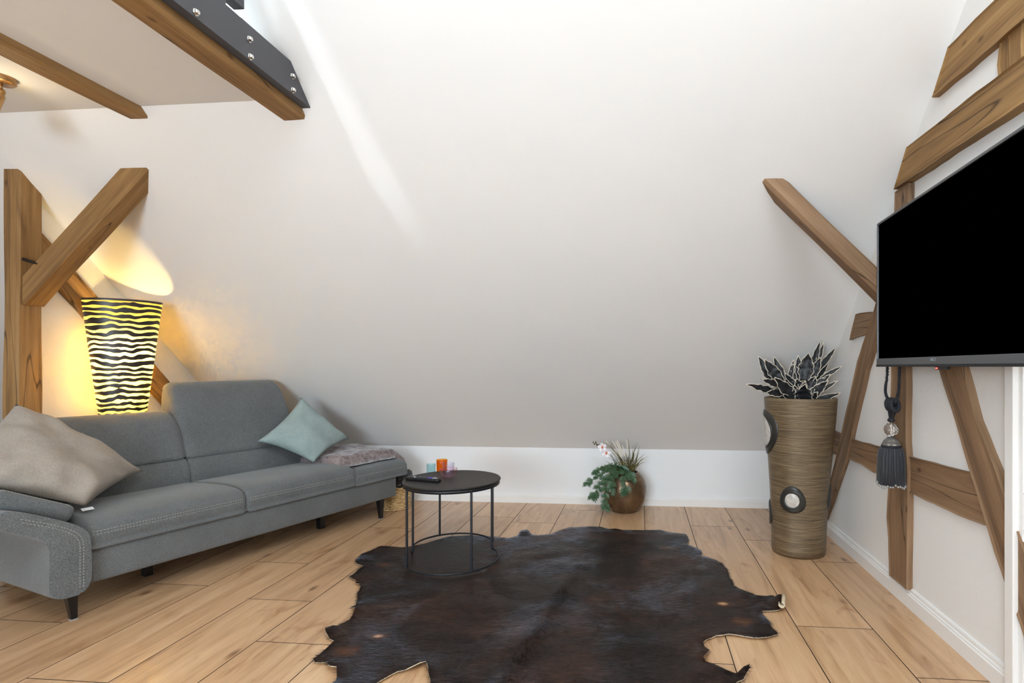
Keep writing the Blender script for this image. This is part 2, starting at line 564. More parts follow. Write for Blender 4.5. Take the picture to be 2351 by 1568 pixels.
def catmull(pts, n, closed=True):
    out = []
    k = len(pts)
    segs = k if closed else k - 1
    for s in range(segs):
        P = [Vector(pts[(s + d) % k]) if closed else Vector(pts[max(0, min(k - 1, s + d))]) for d in (-1, 0, 1, 2)]
        m = max(1, n // segs)
        for i in range(m):
            t = i / m
            out.append(0.5 * ((2 * P[1]) + (P[2] - P[0]) * t + (2 * P[0] - 5 * P[1] + 4 * P[2] - P[3]) * t * t + (3 * P[1] - P[0] - 3 * P[2] + P[3]) * t ** 3))
    if not closed: out.append(Vector(pts[-1]))
    return out

def puff(name, prof, u0, u1, r, mat, parent, npf=56, arcs=6, mid=10, warp=None):
    """profile in (v, z), swept along u with rounded ends of radius r"""
    p = catmull([(a, b, 0) for a, b in prof], npf)
    k = len(p)
    area = sum(p[i].x * p[(i + 1) % k].y - p[(i + 1) % k].x * p[i].y for i in range(k))
    sg = 1 if area > 0 else -1
    nr = []
    for i in range(k):
        t = (p[(i + 1) % k] - p[i - 1]).normalized()
        nr.append(Vector((t.y, -t.x, 0)) * sg)
    secs = []
    for i in range(arcs + 1):
        a = math.pi / 2 * i / arcs
        secs.append((u0 + r * (1 - math.sin(a)), r * (1 - math.cos(a))))
    secs = [(u0 + r * (1 - math.sin(math.pi / 2 * i / arcs)), r * (1 - math.cos(math.pi / 2 * i / arcs))) for i in range(arcs, -1, -1)]
    for i in range(1, mid):
        secs.append((u0 + r + (u1 - u0 - 2 * r) * i / mid, 0))
    secs += [(u1 - r * (1 - math.sin(math.pi / 2 * i / arcs)), r * (1 - math.cos(math.pi / 2 * i / arcs))) for i in range(0, arcs + 1)]
    vs, fs = [], []
    for u, ins in secs:
        for i in range(k):
            q = p[i] - nr[i] * ins
            co = Vector((u, q.x, q.y))
            if warp: co = warp(co)
            vs.append(co)
    for s in range(len(secs) - 1):
        for i in range(k):
            fs.append((s * k + i, s * k + (i + 1) % k, (s + 1) * k + (i + 1) % k, (s + 1) * k + i))
    fs.append(tuple(range(k)))
    fs.append(tuple((len(secs) - 1) * k + i for i in range(k))[::-1])
    bm = bmesh.new()
    bv = [bm.verts.new(v) for v in vs]
    allf = [bm.faces.new([bv[i] for i in f]) for f in fs]
    bmesh.ops.triangulate(bm, faces=allf[-2:], ngon_method='EAR_CLIP')
    o = bobj(name, bm, mat, parent, True)
    for q in o.data.polygons:
        if len(q.vertices) == 3: q.use_smooth = False
    return o

def timber(name, p0, p1, w, h, mat, parent=None, up=(0, 0, 1), cuts=(), ch=0.008, jit=0.004, seed=0):
    """hand-hewn beam from p0 to p1, local x along it; w across, h along 'up'; cuts = (point, outward normal)"""
    p0, p1 = Vector(p0), Vector(p1)
    L = (p1 - p0).length
    x = (p1 - p0).normalized()
    y = Vector(up).cross(x).normalized()
    z = x.cross(y)
    Mx = Matrix((x, y, z)).transposed().to_4x4()
    Mx.translation = p0
    n = max(2, int(L / 0.07))
    a, b, c = w / 2, h / 2, ch
    sec = [(-a + c, -b), (0, -b), (a - c, -b), (a, -b + c), (a, 0), (a, b - c), (a - c, b), (0, b), (-a + c, b), (-a, b - c), (-a, 0), (-a, -b + c)]
    bm = bmesh.new()
    rows = []
    for i in range(n + 1):
        xx = L * i / n
        row = []
        for j, (yy, zz) in enumerate(sec):
            q = Vector((xx * 2.4 + seed * 3.1, yy * 9 + seed, zz * 9))
            row.append(bm.verts.new((xx, yy + noise.noise(q) * jit, zz + noise.noise(q + Vector((5, 7, 9))) * jit)))
        rows.append(row)
    k = len(sec)
    for i in range(n):
        for j in range(k):
            bm.faces.new((rows[i][j], rows[i][(j + 1) % k], rows[i + 1][(j + 1) % k], rows[i + 1][j]))
    bm.faces.new(rows[0][::-1]); bm.faces.new(rows[-1])
    if cuts:
        bm.transform(Mx)
        for pt, nv in cuts:
            g = bmesh.ops.bisect_plane(bm, geom=bm.verts[:] + bm.edges[:] + bm.faces[:], plane_co=Vector(pt), plane_no=Vector(nv), clear_outer=True)
            ed = [e for e in g['geom_cut'] if isinstance(e, bmesh.types.BMEdge)]
            bmesh.ops.edgeloop_fill(bm, edges=ed)
        bm.transform(Mx.inverted())
    return bobj(name, bm, mat, parent, False, Mx)

# ------------------------------------------------------------------ the shell of the attic room
XW, YB, KNEE, RIDGE_Y = 1.2342, 4.488, 0.4455, 0.2
SL = 0.92
ZC = KNEE + SL * YB                      # slope: z = ZC - SL*y
RIDGE_Z = ZC - SL * RIDGE_Y
YF = -2.6                                # foot of the opposite slope
XL = -6.0
def zs(y): return ZC - SL * y
def zo(y): return RIDGE_Z - SL * (RIDGE_Y - y)
SLOPE_CUT = ((0, YB, KNEE), (0, SL, 1))
FLAT = 2.33

def struct(o): o['kind'] = 'structure'; return o

def slab(name, xs, ys, zf, hole, mat, t=0.12, sgn=1):
    bm = bmesh.new()
    g = [[bm.verts.new((x, y, zf(y))) for x in xs] for y in ys]
    fs = []
    for j in range(len(ys) - 1):
        for i in range(len(xs) - 1):
            if (i, j) in hole: continue
            fs.append(bm.faces.new((g[j][i], g[j][i + 1], g[j + 1][i + 1], g[j + 1][i])))
    n = Vector((0, sgn * SL, 1)).normalized() * t
    r = bmesh.ops.extrude_face_region(bm, geom=fs)
    bmesh.ops.translate(bm, verts=[v for v in r['geom'] if isinstance(v, bmesh.types.BMVert)], vec=n)
    return struct(bobj(name, bm, mat))

slab('ceiling', [XL, -2.62, -1.655, XW], [RIDGE_Y, 1.25, 2.27, YB], zs, {(1, 1)}, MAT['slope'])
slab('ceiling', [XL, -1.855, -1.785, XW], [YF, -1.20, -0.58, RIDGE_Y], zo, {(1, 1)}, MAT['slope'], sgn=-1)  # opposite slope, with a slit added to shape the sun into a streak
# flat ceiling under the loft
bm = bmesh.new()
yc = (ZC - FLAT) / SL
yt = (ZC - 2.44) / SL
pts = [(-1.9, FLAT), (yc, FLAT), (yt, 2.44), (-1.9, 2.44)]
a = [bm.verts.new((XL, y, z)) for y, z in pts]; b = [bm.verts.new((-1.60, y, z)) for y, z in pts]
bm.faces.new(a); bm.faces.new(b[::-1])
for i in range(4): bm.faces.new((a[i], b[i], b[(i + 1) % 4], a[(i + 1) % 4]))
struct(bobj('ceiling', bm, MAT['slope']))

def wall_prism(name, poly, x0, x1, mat):
    bm = bmesh.new()
    a = [bm.verts.new((x0, y, z)) for y, z in poly]; b = [bm.verts.new((x1, y, z)) for y, z in poly]
    bm.faces.new(a); bm.faces.new(b[::-1])
    for i in range(len(poly)): bm.faces.new((a[i], b[i], b[(i + 1) % len(poly)], a[(i + 1) % len(poly)]))
    return struct(bobj(name, bm, mat))
gab = [(YF, -0.05), (YB + 0.1, -0.05), (YB + 0.1, KNEE), (YB, KNEE + 0.01), (RIDGE_Y, RIDGE_Z + 0.05), (YF, zo(YF) + 0.03)]
wall_right = wall_prism('wall_right', gab, XW, XW + 0.15, MAT['gable'])
wall_prism('wall_left', gab, XL - 0.15, XL, MAT['slope'])
wall_prism('wall_left', [(2.72, -0.02), (YB, -0.02), (YB, KNEE + 0.02), (2.72, zs(2.72) + 0.02)], -3.40, -3.285, MAT['slope'])
struct(box('wall_back', XL, XW, YB, YB + 0.1, -0.05, KNEE, MAT['white_wall']))
struct(box('wall_front', XL, XW, YF - 0.1, YF, -0.05, zo(YF) + 0.02, MAT['white_wall']))

# floor: dark underlay with every board a piece of its own
floor = struct(box('floor', XL, XW, YF, YB, -0.06, -0.012, MAT['subfloor']))
PW, PL, GAP = 0.313, 1.19, 0.0022
PH = {3: 3.282, 2: 3.65, 1: 3.94, 0: 2.12, -1: 3.45, -2: 3.10, -3: 2.72, -4: 4.036, -5: 2.116, -6: 2.50, -7: 2.978, -8: 2.63, -9: 2.19, -10: 3.30}
plank_cache = {}
def plank_mesh(w, l):
    key = (round(w, 3), round(l, 3))
    if key not in plank_cache:
        c = 0.0008
        bm = box_bm(0, l - GAP, -w / 2 + GAP / 2, w / 2 - GAP / 2, -0.011, 0)
        top = [e for e in bm.edges if all(v.co.z > -0.001 for v in e.verts)]
        bmesh.ops.bevel(bm, geom=top, offset=c, segments=1, affect='EDGES')
        bmesh.ops.recalc_face_normals(bm, faces=bm.faces)
        me = bpy.data.meshes.new('plank'); bm.to_mesh(me); bm.free()
        me.materials.append(MAT['oak']); me.materials.append(MAT['plank_edge'])
        for q in me.polygons: q.material_index = 0 if q.normal.z > 0.9 else 1
        plank_cache[key] = me
    return plank_cache[key]
for k in range(-20, 4):
    x0 = 0.034 + PW * k
    x1 = min(x0 + PW, XW); x0 = max(x0, XL)
    if x1 - x0 < 0.03: continue
    ph = PH.get(k, random.uniform(2, 3.2))
    y = ph - PL * math.ceil((ph - YF) / PL)
    while y < YB - 0.01:
        a0, a1 = max(y, YF), min(y + PL, YB)
        if a1 - a0 > 0.02:
            o = bpy.data.objects.new('plank', plank_mesh(x1 - x0, a1 - a0))
            COL.objects.link(o); o.parent = floor
            o.location = ((x0 + x1) / 2, a0, 0); o.rotation_euler = (0, 0, R(90))
        y += PL

# skirting boards
def baseboard(name, prof, p0, p1, inward):
    """prof: (depth into the room, z)"""
    p0, p1, n = Vector(p0), Vector(p1), Vector(inward)
    bm = bmesh.new()
    a = [bm.verts.new(p0 + n * d + Vector((0, 0, z))) for d, z in prof]
    b = [bm.verts.new(p1 + n * d + Vector((0, 0, z))) for d, z in prof]
    bm.faces.new(a); bm.faces.new(b[::-1])
    for i in range(len(prof)): bm.faces.new((a[i], b[i], b[(i + 1) % len(prof)], a[(i + 1) % len(prof)]))
    return struct(bobj(name, bm, MAT['trim_white']))
P1 = [(0, 0), (0.018, 0), (0.018, 0.060), (0.014, 0.064), (0.014, 0.070), (0.009, 0.074), (0.009, 0.084), (0.006, 0.090), (0, 0.092)]
P2 = [(0, 0), (0.016, 0), (0.016, 0.050), (0.012, 0.054), (0.012, 0.059), (0.006, 0.066), (0, 0.068)]
baseboard('baseboard_right', P1, (XW, -1.6, 0), (XW, YB, 0), (-1, 0, 0))
baseboard('baseboard_back', P2, (XL, YB, 0), (XW - 0.018, YB, 0), (0, -1, 0))
# white cable duct on the gable wall: base tray and snap-on cover
duct = struct(box('trim_1', XW - 0.022, XW + 0.005, 1.912, 1.992, 0.0, 1.62, MAT['trim_white'], bev=0.002))
box('cover', XW - 0.040, XW - 0.021, 1.930, 1.975, 0.0, 1.62, MAT['trim_white'], duct, bev=0.004)

# ------------------------------------------------------------------ half-timbering in the gable wall
def wall_timber(name, poly, axis, proud=0.022, seed=0, mat='timber_red', wob=0.006):
    ax = Vector((0, axis[0], axis[1])).normalized()
    az = Vector((-1, 0, 0))
    ay = az.cross(ax)
    c = Vector((XW, sum(p[0] for p in poly) / len(poly), sum(p[1] for p in poly) / len(poly)))
    Mx = Matrix((ax, ay, az)).transposed().to_4x4(); Mx.translation = c
    Mi = Mx.inverted()
    pts = []
    n = len(poly)
    for i in range(n):
        p, q = Vector((XW, *poly[i])), Vector((XW, *poly[(i + 1) % n]))
        m = max(1, int((q - p).length / 0.05))
        for j in range(m):
            s = p.lerp(q, j / m)
            if j: s += Vector((0, noise.noise(s * 7 + Vector((seed, 0, 0))), noise.noise(s * 7 + Vector((seed, 5, 0))))) * wob
            pts.append(Mi @ s)
    bm = bmesh.new()
    f = bm.faces.new([bm.verts.new((p.x, p.y, -0.03)) for p in pts])
    r = bmesh.ops.extrude_face_region(bm, geom=[f])
    tv = [v for v in r['geom'] if isinstance(v, bmesh.types.BMVert)]
    for v in tv:
        v.co.z = proud
    tf = [g for g in r['geom'] if isinstance(g, bmesh.types.BMFace)]
    bmesh.ops.inset_region(bm, faces=tf, thickness=0.007, depth=0.0)
    for v in tv: v.co.z = proud - 0.006
    bmesh.ops.recalc_face_normals(bm, faces=bm.faces)
    me = bpy.data.meshes.new(name); bm.to_mesh(me); bm.free()
    me.materials.append(MAT[mat])
    o = bpy.data.objects.new(name, me); COL.objects.link(o)
    o.parent = wall_right
    o.matrix_local = Mx
    return o
ye = 0.2
wall_timber('timber_rail', [(2.455, 2.215), (2.334, 2.356), (2.042, 2.351), (ye, 2.35), (ye, 2.198), (1.909, 2.199), (2.037, 2.2), (2.167, 2.206)], (1, 0), 0.03, 1, 'timber')
wall_timber('timber_post', [(2.037, 2.203), (1.925, 2.203), (1.932, 2.14), (1.928, 2.07), (2.040, 2.07), (2.052, 2.133)], (0, 1), 0.016, 2, 'timber')
wall_timber('timber_rail', [(2.774, 1.935), (2.646, 2.084), (2.279, 2.078), (1.909, 2.068), (ye, 2.064), (ye, 1.919), (1.909, 1.925), (2.141, 1.928), (2.438, 1.931)], (1, 0), 0.045, 3, 'timber')
wall_timber('timber_post', [(2.80, 1.93), (2.665, 1.93), (2.680, 1.381), (2.690, 0.76), (2.672, 0.62), (2.683, 0.085), (2.862, 0.085), (2.871, 0.26), (2.890, 0.36), (2.861, 0.575), (2.838, 1.104), (2.82, 1.396)], (0, 1), 0.028, 4)
wall_timber('timber_rail', [(3.41, 1.256), (3.316, 1.398), (3.077, 1.388), (3.122, 1.279)], (1, 0), 0.018, 5)
wall_timber('timber_brace', [(3.90, 0.085), (3.845, 0.085), (3.70, 0.24), (3.438, 0.567), (3.304, 0.81), (3.151, 1.081), (2.935, 1.344), (2.82, 1.53), (2.82, 1.72), (2.885, 1.617), (3.012, 1.44), (3.151, 1.269), (3.272, 1.129), (3.546, 0.655), (3.742, 0.322)], (-1, 1.6), 0.026, 6)
wall_timber('timber_rail', [(3.86, 0.70), (3.52, 0.690), (3.438, 0.682), (3.151, 0.688), (2.845, 0.695), (2.845, 0.558), (3.066, 0.547), (3.241, 0.562), (3.438, 0.562), (3.86, 0.54)], (1, 0), 0.020, 7)
wall_timber('timber_rail', [(2.690, 0.693), (2.438, 0.699), (2.160, 0.71), (2.050, 0.547), (2.194, 0.534), (2.404, 0.53), (2.680, 0.53)], (1, 0), 0.020, 8)
wall_timber('timber_rail', [(2.042, 0.694), (1.981, 0.697), (ye, 0.715), (ye, 0.56), (1.779, 0.564), (1.981, 0.585), (2.03, 0.60)], (1, 0), 0.020, 9)
wall_timber('timber_brace', [(2.52, 1.33), (2.36, 1.33), (2.279, 1.17), (2.236, 1.087), (2.154, 0.907), (2.078, 0.8), (2.008, 0.694), (1.953, 0.607), (1.815, 0.38), (1.66, 0.12), (1.66, 0.092), (1.79, 0.092), (1.909, 0.273), (1.983, 0.376), (2.042, 0.464), (2.103, 0.574), (2.194, 0.727), (2.279, 0.886), (2.388, 1.068)], (1, 1.6), 0.030, 10)

# ------------------------------------------------------------------ free-standing and ceiling timbers
t = tag(timber('ceiling_beam', (-2.395, -1.8, 2.355), (-2.395, 2.6, 2.355), 0.105, 0.126, MAT['timber'], cuts=[SLOPE_CUT], seed=2), 'narrow oak ceiling beam running over the spotlight, above the striped lamp', 'beam')
loft = empty('loft_edge_beam', (-1.62, 2.4, 2.27))
tag(loft, 'thick cracked oak beam edging the loft, with bolted dark steel plate', 'beam')
def local_under(o, root):
    o.parent = root
    bpy.context.view_layer.update()
    o.matrix_local = root.matrix_world.inverted() @ o.matrix_local
    return o
bpy.context.view_layer.update()
local_under(timber('beam', (-1.624, -1.8, 2.35), (-1.624, 2.6, 2.35), 0.124, 0.168, MAT['timber'], cuts=[SLOPE_CUT], seed=5, ch=0.012), loft)
bm = bmesh.new()
pp = [(-1.8, 2.300), ((ZC - 2.300) / SL, 2.300), ((ZC - 2.437) / SL, 2.437), (-1.8, 2.437)]
a = [bm.verts.new((-1.560, y, z)) for y, z in pp]; b = [bm.verts.new((-1.520, y, z)) for y, z in pp]
bm.faces.new(a); bm.faces.new(b[::-1])
for i in range(4): bm.faces.new((a[i], b[i], b[(i + 1) % 4], a[(i + 1) % 4]))
bm.transform(Matrix.Translation((1.62, -2.4, -2.27)))
plate = bobj('steel_plate', bm, MAT['anthracite'], loft)
plate['label'] = 'dark grey steel plate bolted to the beam'
bolt_me = None
for y, z in [(2.331, 2.375), (2.334, 2.315), (2.058, 2.379), (2.063, 2.313), (1.792, 2.317), (1.79, 2.385), (1.5, 2.315), (1.5, 2.385)]:
    if bolt_me is None:
        v, f = lathe_geo([(0.0135, 0), (0.0135, 0.003), (0.0105, 0.0035), (0.0105, 0.010), (0.008, 0.013)], 6, cap1=True)
        bolt_me = bpy.data.meshes.new('bolt'); bolt_me.from_pydata(v, [], f); bolt_me.update(); bolt_me.materials.append(MAT['chrome'])
    o = bpy.data.objects.new('bolt', bolt_me); COL.objects.link(o); o.parent = plate
    o.location = (-1.520 + 1.62, y - 2.4, z - 2.27); o.rotation_euler = (0, R(90), 0)

tag(timber('timber_post', (-3.288, 2.706, 0), (-3.288, 2.706, 2.3), 0.100, 0.124, MAT['timber'], up=(0, 1, 0), cuts=[SLOPE_CUT], seed=8, ch=0.010, jit=0.008), 'upright old oak post at the left edge, behind the grey pillow', 'post')
PX = -3.236
tag(timber('timber_brace', (-3.40, 2.72, 1.345), (-2.40, 2.72, 2.325), 0.115, 0.118, MAT['timber'], up=(0, 0, 1), cuts=[SLOPE_CUT, ((PX, 0, 0), (-1, 0, 0))], seed=11, ch=0.009, jit=0.006), 'oak brace rising from the left post to the slope above the striped lamp', 'brace')
tag(timber('timber_brace', (-3.310, 2.50, 2.02), (-3.310, 4.45, 0.06), 0.100, 0.150, MAT['timber'], up=(0, 0, 1), cuts=[((0, 2.77, 0), (0, -1, 0)), ((0, YB, 0), (0, 1, 0)), ((0, 0, 0.0), (0, 0, -1))], seed=13, ch=0.009, jit=0.006), 'oak strut sloping down behind the striped lamp and the sofa', 'strut')
tag(timber('timber_brace', (1.32, 2.845, 1.31), (0.50, 2.845, 2.16), 0.115, 0.088, MAT['timber_red'], up=(0, 0, 1), cuts=[SLOPE_CUT, ((XW - 0.028, 0, 0), (1, 0, 0))], seed=17, ch=0.014, jit=0.007), 'short wooden brace between the gable wall and the slope beside the television', 'brace')
# iron pin through the post
pin = tag(tube('iron_pin', [(-3.232, 2.66, 1.667), (-3.150, 2.668, 1.640)], 0.008, MAT['iron'], n=6, smooth=False), 'dark iron pin sticking out of the left post behind the brace', 'pin')

# ------------------------------------------------------------------ roof windows and loft railing
def on_slope(x, y, off=0.0, opp=False):
    s = -1 if opp else 1
    n = Vector((0, s * SL, 1)).normalized() * off
    return Vector((x, y, zo(y) if opp else zs(y))) + n
def roof_window(name, x0, x1, y0, y1, off, pane_mat, frame_mat, fw=0.055, opp=False, mull=False):
    win = empty(name, on_slope((x0 + x1) / 2, (y0 + y1) / 2, off, opp))
    win['kind'] = 'structure'
    base = win.location
    def quad(nm, a0, a1, b0, b1, o0, o1, mat):
        bm = bmesh.new()
        vs = []
        for o_ in (o0, o1):
            vs.append([bm.verts.new(on_slope(x, y, off + o_, opp) - base) for x, y in ((a0, b0), (a1, b0), (a1, b1), (a0, b1))])
        bm.faces.new(vs[0]); bm.faces.new(vs[1][::-1])
        for i in range(4): bm.faces.new((vs[0][i], vs[1][i], vs[1][(i + 1) % 4], vs[0][(i + 1) % 4]))
        return bobj(nm, bm, mat, win)
    fr = fw * 0.74
    quad('frame', x0, x0 + fw, y0, y1, 0, 0.05, frame_mat)
    quad('frame', x1 - fw, x1, y0, y1, 0, 0.05, frame_mat)
    quad('frame', x0 + fw, x1 - fw, y0, y0 + fr, 0, 0.05, frame_mat)
    quad('frame', x0 + fw, x1 - fw, y1 - fr, y1, 0, 0.05, frame_mat)
    if mull: quad('mullion', (x0 + x1) / 2 - 0.03, (x0 + x1) / 2 + 0.03, y0 + fr, y1 - fr, 0, 0.05, frame_mat)
    quad('pane', x0 + fw, x1 - fw, y0 + fr, y1 - fr, 0.022, 0.030, pane_mat)
    return win
roof_window('window_1', -2.62, -1.655, 1.25, 2.27, 0.045, MAT['glass'], MAT['trim_white'], fw=0.02)
roof_window('window_2', -0.62, 1.22, -1.06, -0.18, -0.045, MAT['opaque_pane'], MAT['trim_white'], opp=True, mull=True)
w3 = empty('window_3', (-1.5, YF, 0.6)); w3['kind'] = 'structure'
for x0, x1, z0, z1 in ((-1.02, -0.96, 0, 1.3), (0.96, 1.02, 0, 1.3), (-0.96, 0.96, 0, 0.06), (-0.96, 0.96, 1.24, 1.3), (-0.03, 0.03, 0.06, 1.24)):
    box('frame', x0, x1, 0, 0.06, z0, z1, MAT['trim_white'], w3)
for x0, x1 in ((-0.96, -0.03), (0.03, 0.96)):
    box('pane', x0, x1, 0.02, 0.03, 0.06, 1.24, MAT['opaque_pane'], w3)

rail = empty('loft_railing', (-1.545, 2.03, 2.437))
tag(rail, 'dark steel framed glass railing panel on the loft edge', 'railing')
ry, rz = 2.03, 2.437
box('bottom_rail', -0.016, 0.028, -0.48, 0.0, 0.040, 0.062, MAT['anthracite'], rail, bev=0.002)
box('end_post', -0.016, 0.028, -0.026, 0.0, 0.062, 0.90, MAT['anthracite'], rail, bev=0.002)
box('top_rail', -0.016, 0.028, -0.48, 0.0, 0.90, 0.93, MAT['anthracite'], rail, bev=0.002)
box('glass_pane', 0.002, 0.010, -0.454, -0.026, 0.062, 0.90, MAT['glass_blue'], rail)
box('end_post', -0.016, 0.028, -0.48, -0.454, 0.062, 0.90, MAT['anthracite'], rail, bev=0.002)
for yy in (-0.12, -0.42):
    box('foot', -0.012, 0.022, yy, yy + 0.03, 0.0, 0.040, MAT['anthracite'], rail)

# ------------------------------------------------------------------ sofa
SO, SA = (-2.456, 2.222, 0.0), R(70.706)
sofa = empty('sofa', SO, SA)
tag(sofa, 'slate grey fabric sofa with one raised headrest and pale double stitching', 'sofa')
S = MAT['sofa']
def bulge(co):
    k = 0.010 * math.sin(max(0, min(1, (co.x - 0.0) / 1.9)) * math.pi * 2.5)
    return co
box('base', 0.020, 1.915, -0.030, 0.80, 0.140, 0.300, S, sofa, bev=0.018, seg=3, smooth=True)
SEAT = [(-0.026, 0.289), (-0.044, 0.318), (-0.048, 0.360), (-0.032, 0.402), (0.02, 0.427), (0.15, 0.436), (0.35, 0.428), (0.52, 0.410), (0.56, 0.36), (0.54, 0.305), (0.25, 0.290)]
seat1 = puff('seat_cushion', SEAT, 0.025, 0.755, 0.030, S, sofa)
seat2 = puff('seat_cushion', SEAT, 0.750, 1.52, 0.030, S, sofa)
FL = [(-0.026, 0.284), (-0.044, 0.308), (-0.046, 0.345), (-0.030, 0.380), (0.02, 0.398), (0.15, 0.404), (0.40, 0.404), (0.70, 0.400), (0.78, 0.36), (0.76, 0.300), (0.25, 0.285)]
flat = puff('folded_armrest', FL, 1.50, 2.022, 0.034, S, sofa)
LOW = [(0.47, 0.36), (0.455, 0.45), (0.480, 0.535), (0.53, 0.562), (0.70, 0.562), (0.78, 0.50), (0.80, 0.38), (0.70, 0.30), (0.55, 0.31)]
puff('lumbar_cushion', LOW, -0.02, 0.758, 0.030, S, sofa)
puff('lumbar_cushion', LOW, 0.752, 1.525, 0.030, S, sofa)
HL = [(0.490, 0.555), (0.500, 0.62), (0.535, 0.72), (0.585, 0.795), (0.66, 0.835), (0.74, 0.815), (0.80, 0.74), (0.81, 0.62), (0.76, 0.55), (0.60, 0.545)]
puff('headrest', HL, -0.02, 0.758, 0.055, S, sofa)
HH = [(0.490, 0.555), (0.515, 0.65), (0.560, 0.80), (0.615, 0.93), (0.665, 0.99), (0.72, 1.005), (0.765, 0.965), (0.775, 0.80), (0.80, 0.65), (0.78, 0.56), (0.60, 0.545)]
def taper(co):
    k = max(0, (co.z - 0.56) / 0.45)
    c = 1.115
    return Vector((c + (co.x - c) * (1.04 - 0.07 * k) - 0.02 * k, co.y, co.z))
hh = puff('headrest', HH, 0.752, 1.50, 0.050, S, sofa, warp=taper)
hh['label'] = 'raised headrest'
box('backrest_frame', -0.02, 1.52, 0.74, 0.835, 0.15, 0.56, S, sofa, bev=0.02, seg=3, smooth=True)
ARM = [(0.036, 0.165), (0.036, 0.330), (0.022, 0.385), (-0.02, 0.425), (-0.10, 0.472), (-0.19, 0.515), (-0.245, 0.530), (-0.272, 0.505), (-0.255, 0.465), (-0.19, 0.425), (-0.125, 0.385), (-0.106, 0.330), (-0.105, 0.165), (-0.078, 0.128), (-0.03, 0.120), (0.006, 0.126)]
bm = bmesh.new()
cr = catmull([(x, z, 0) for x, z in ARM], 96)
ra = [bm.verts.new((q.x, -0.064, q.y)) for q in cr]; rb_ = [bm.verts.new((q.x, 0.82, q.y)) for q in cr]
for i in range(len(cr)):
    k2 = (i + 1) % len(cr)
    bm.faces.new((ra[i], ra[k2], rb_[k2], rb_[i]))
caps = [bm.faces.new(ra), bm.faces.new(rb_[::-1])]
bmesh.ops.bevel(bm, geom=[e for c_ in caps for e in c_.edges], offset=0.007, segments=3, affect='EDGES', profile=0.5)
bmesh.ops.triangulate(bm, faces=[f_ for f_ in bm.faces if len(f_.verts) > 8], ngon_method='EAR_CLIP')
arm = bobj('armrest', bm, S, sofa, True)
for q in arm.data.polygons:
    if len(q.vertices) == 3 and abs(q.normal.y) > 0.99: q.use_smooth = False
wn = arm.modifiers.new('weighted', 'WEIGHTED_NORMAL'); wn.weight = 100
def tilt_box(name, c, half, ang, bev):
    Mx = Matrix.Translation(c) @ Matrix.Rotation(ang, 4, 'Y')
    bm = box_bm(-half[0], half[0], -half[1], half[1], -half[2], half[2])
    bmesh.ops.subdivide_edges(bm, edges=bm.edges[:], cuts=1, use_grid_fill=True)
    bmesh.ops.bevel(bm, geom=[e for e in bm.edges if len(e.link_faces) == 2 and e.calc_face_angle(0) > 0.5], offset=bev, segments=5, affect='EDGES', profile=0.6)
    return bobj(name, bm, S, sofa, True, Mx)
pad2 = tilt_box('armrest_pad', (-0.125, 0.41, 0.516), (0.145, 0.41, 0.038), R(27), 0.034)

from mathutils.bvhtree import BVHTree
def stitches(path, target, d, name='stitching', dash=0.0085, gap=0.0042, r=0.0011):
    """dashes laid on the target mesh; path points (sofa coords) are cast along d"""
    bv = BVHTree.FromPolygons([target.matrix_local @ v.co for v in target.data.vertices], [tuple(p.vertices) for p in target.data.polygons])
    hits = []
    for p in path:
        h = bv.ray_cast(Vector(p), Vector(d))
        if h[0] is not None: hits.append(h[0] + h[1] * 0.0006 if h[1].dot(Vector(d)) < 0 else h[0] - h[1] * 0.0006)
    g = Geo()
    acc = 0.0
    pts = []
    for i in range(len(hits) - 1):
        L = (hits[i + 1] - hits[i]).length
        if L > 0.05: continue
        m = max(1, int(L / 0.0015))
        for j in range(m): pts.append(hits[i].lerp(hits[i + 1], j / m))
    cur = []
    dist = 0.0
    last = None
    for p in pts:
        if last is not None: dist += (p - last).length
        last = p
        ph = dist % (dash + gap)
        if ph < dash: cur.append(p)
        elif cur:
            if len(cur) > 1: g.add(tube_geo([cur[0], cur[-1]], r, 4))
            cur = []
    return g.out(name, MAT['thread'], target.parent) if g.v else None
bpy.context.view_layer.update()
def lin(a, b, n): return [tuple(a[i] + (b[i] - a[i]) * k / n for i in range(3)) for k in range(n + 1)]
for dz in (0.0, 0.013):
    stitches(lin((0.05, -0.3, 0.372 - dz), (0.735, -0.3, 0.372 - dz), 80), seat1, (0, 1, 0))
    stitches(lin((0.770, -0.3, 0.372 - dz), (1.50, -0.3, 0.368 - dz), 80), seat2, (0, 1, 0))
    ap = catmull([(-0.004 + dz, -0.3, 0.15), (-0.004 + dz, -0.3, 0.26), (-0.006 + dz, -0.3, 0.34 + dz * 0.3), (-0.030 + dz * 0.6, -0.3, 0.385 + dz * 0.8), (-0.10, -0.3, 0.432 + dz), (-0.20, -0.3, 0.480 + dz)], 100, closed=False)
    stitches([tuple(q) for q in ap], arm, (0, 1, 0))
stitches(lin((1.53, -0.3, 0.355), (1.99, -0.3, 0.348), 60), flat, (0, 1, 0))
for zz in (0.0, 0.014):
    stitches(lin((-0.24, 0.015 + zz, 0.9), (0.0, 0.015 + zz, 0.9), 60), pad2, (0, 0, -1))
def sofa_leg(u, v, lean, h=0.135):
    leg = bobj('leg', box_bm(-0.5, 0.5, -0.5, 0.5, 0, 1), MAT['sofa_leg'], sofa)
    for x in leg.data.vertices:
        top = x.co.z > 0.5
        w = 0.040 if top else 0.022
        x.co = Vector((u + x.co.x * w + (lean if top else 0), v + x.co.y * w, 0.004 + (h if top else 0)))
    box('glide', u - 0.012, u + 0.012, v - 0.012, v + 0.012, 0, 0.0045, MAT['glide'], leg)
sofa_leg(0.0, 0.0, -0.012, 0.128); sofa_leg(1.785, 0.0, -0.008); sofa_leg(0.0, 0.74, -0.01, 0.128); sofa_leg(1.785, 0.74, 0.01)
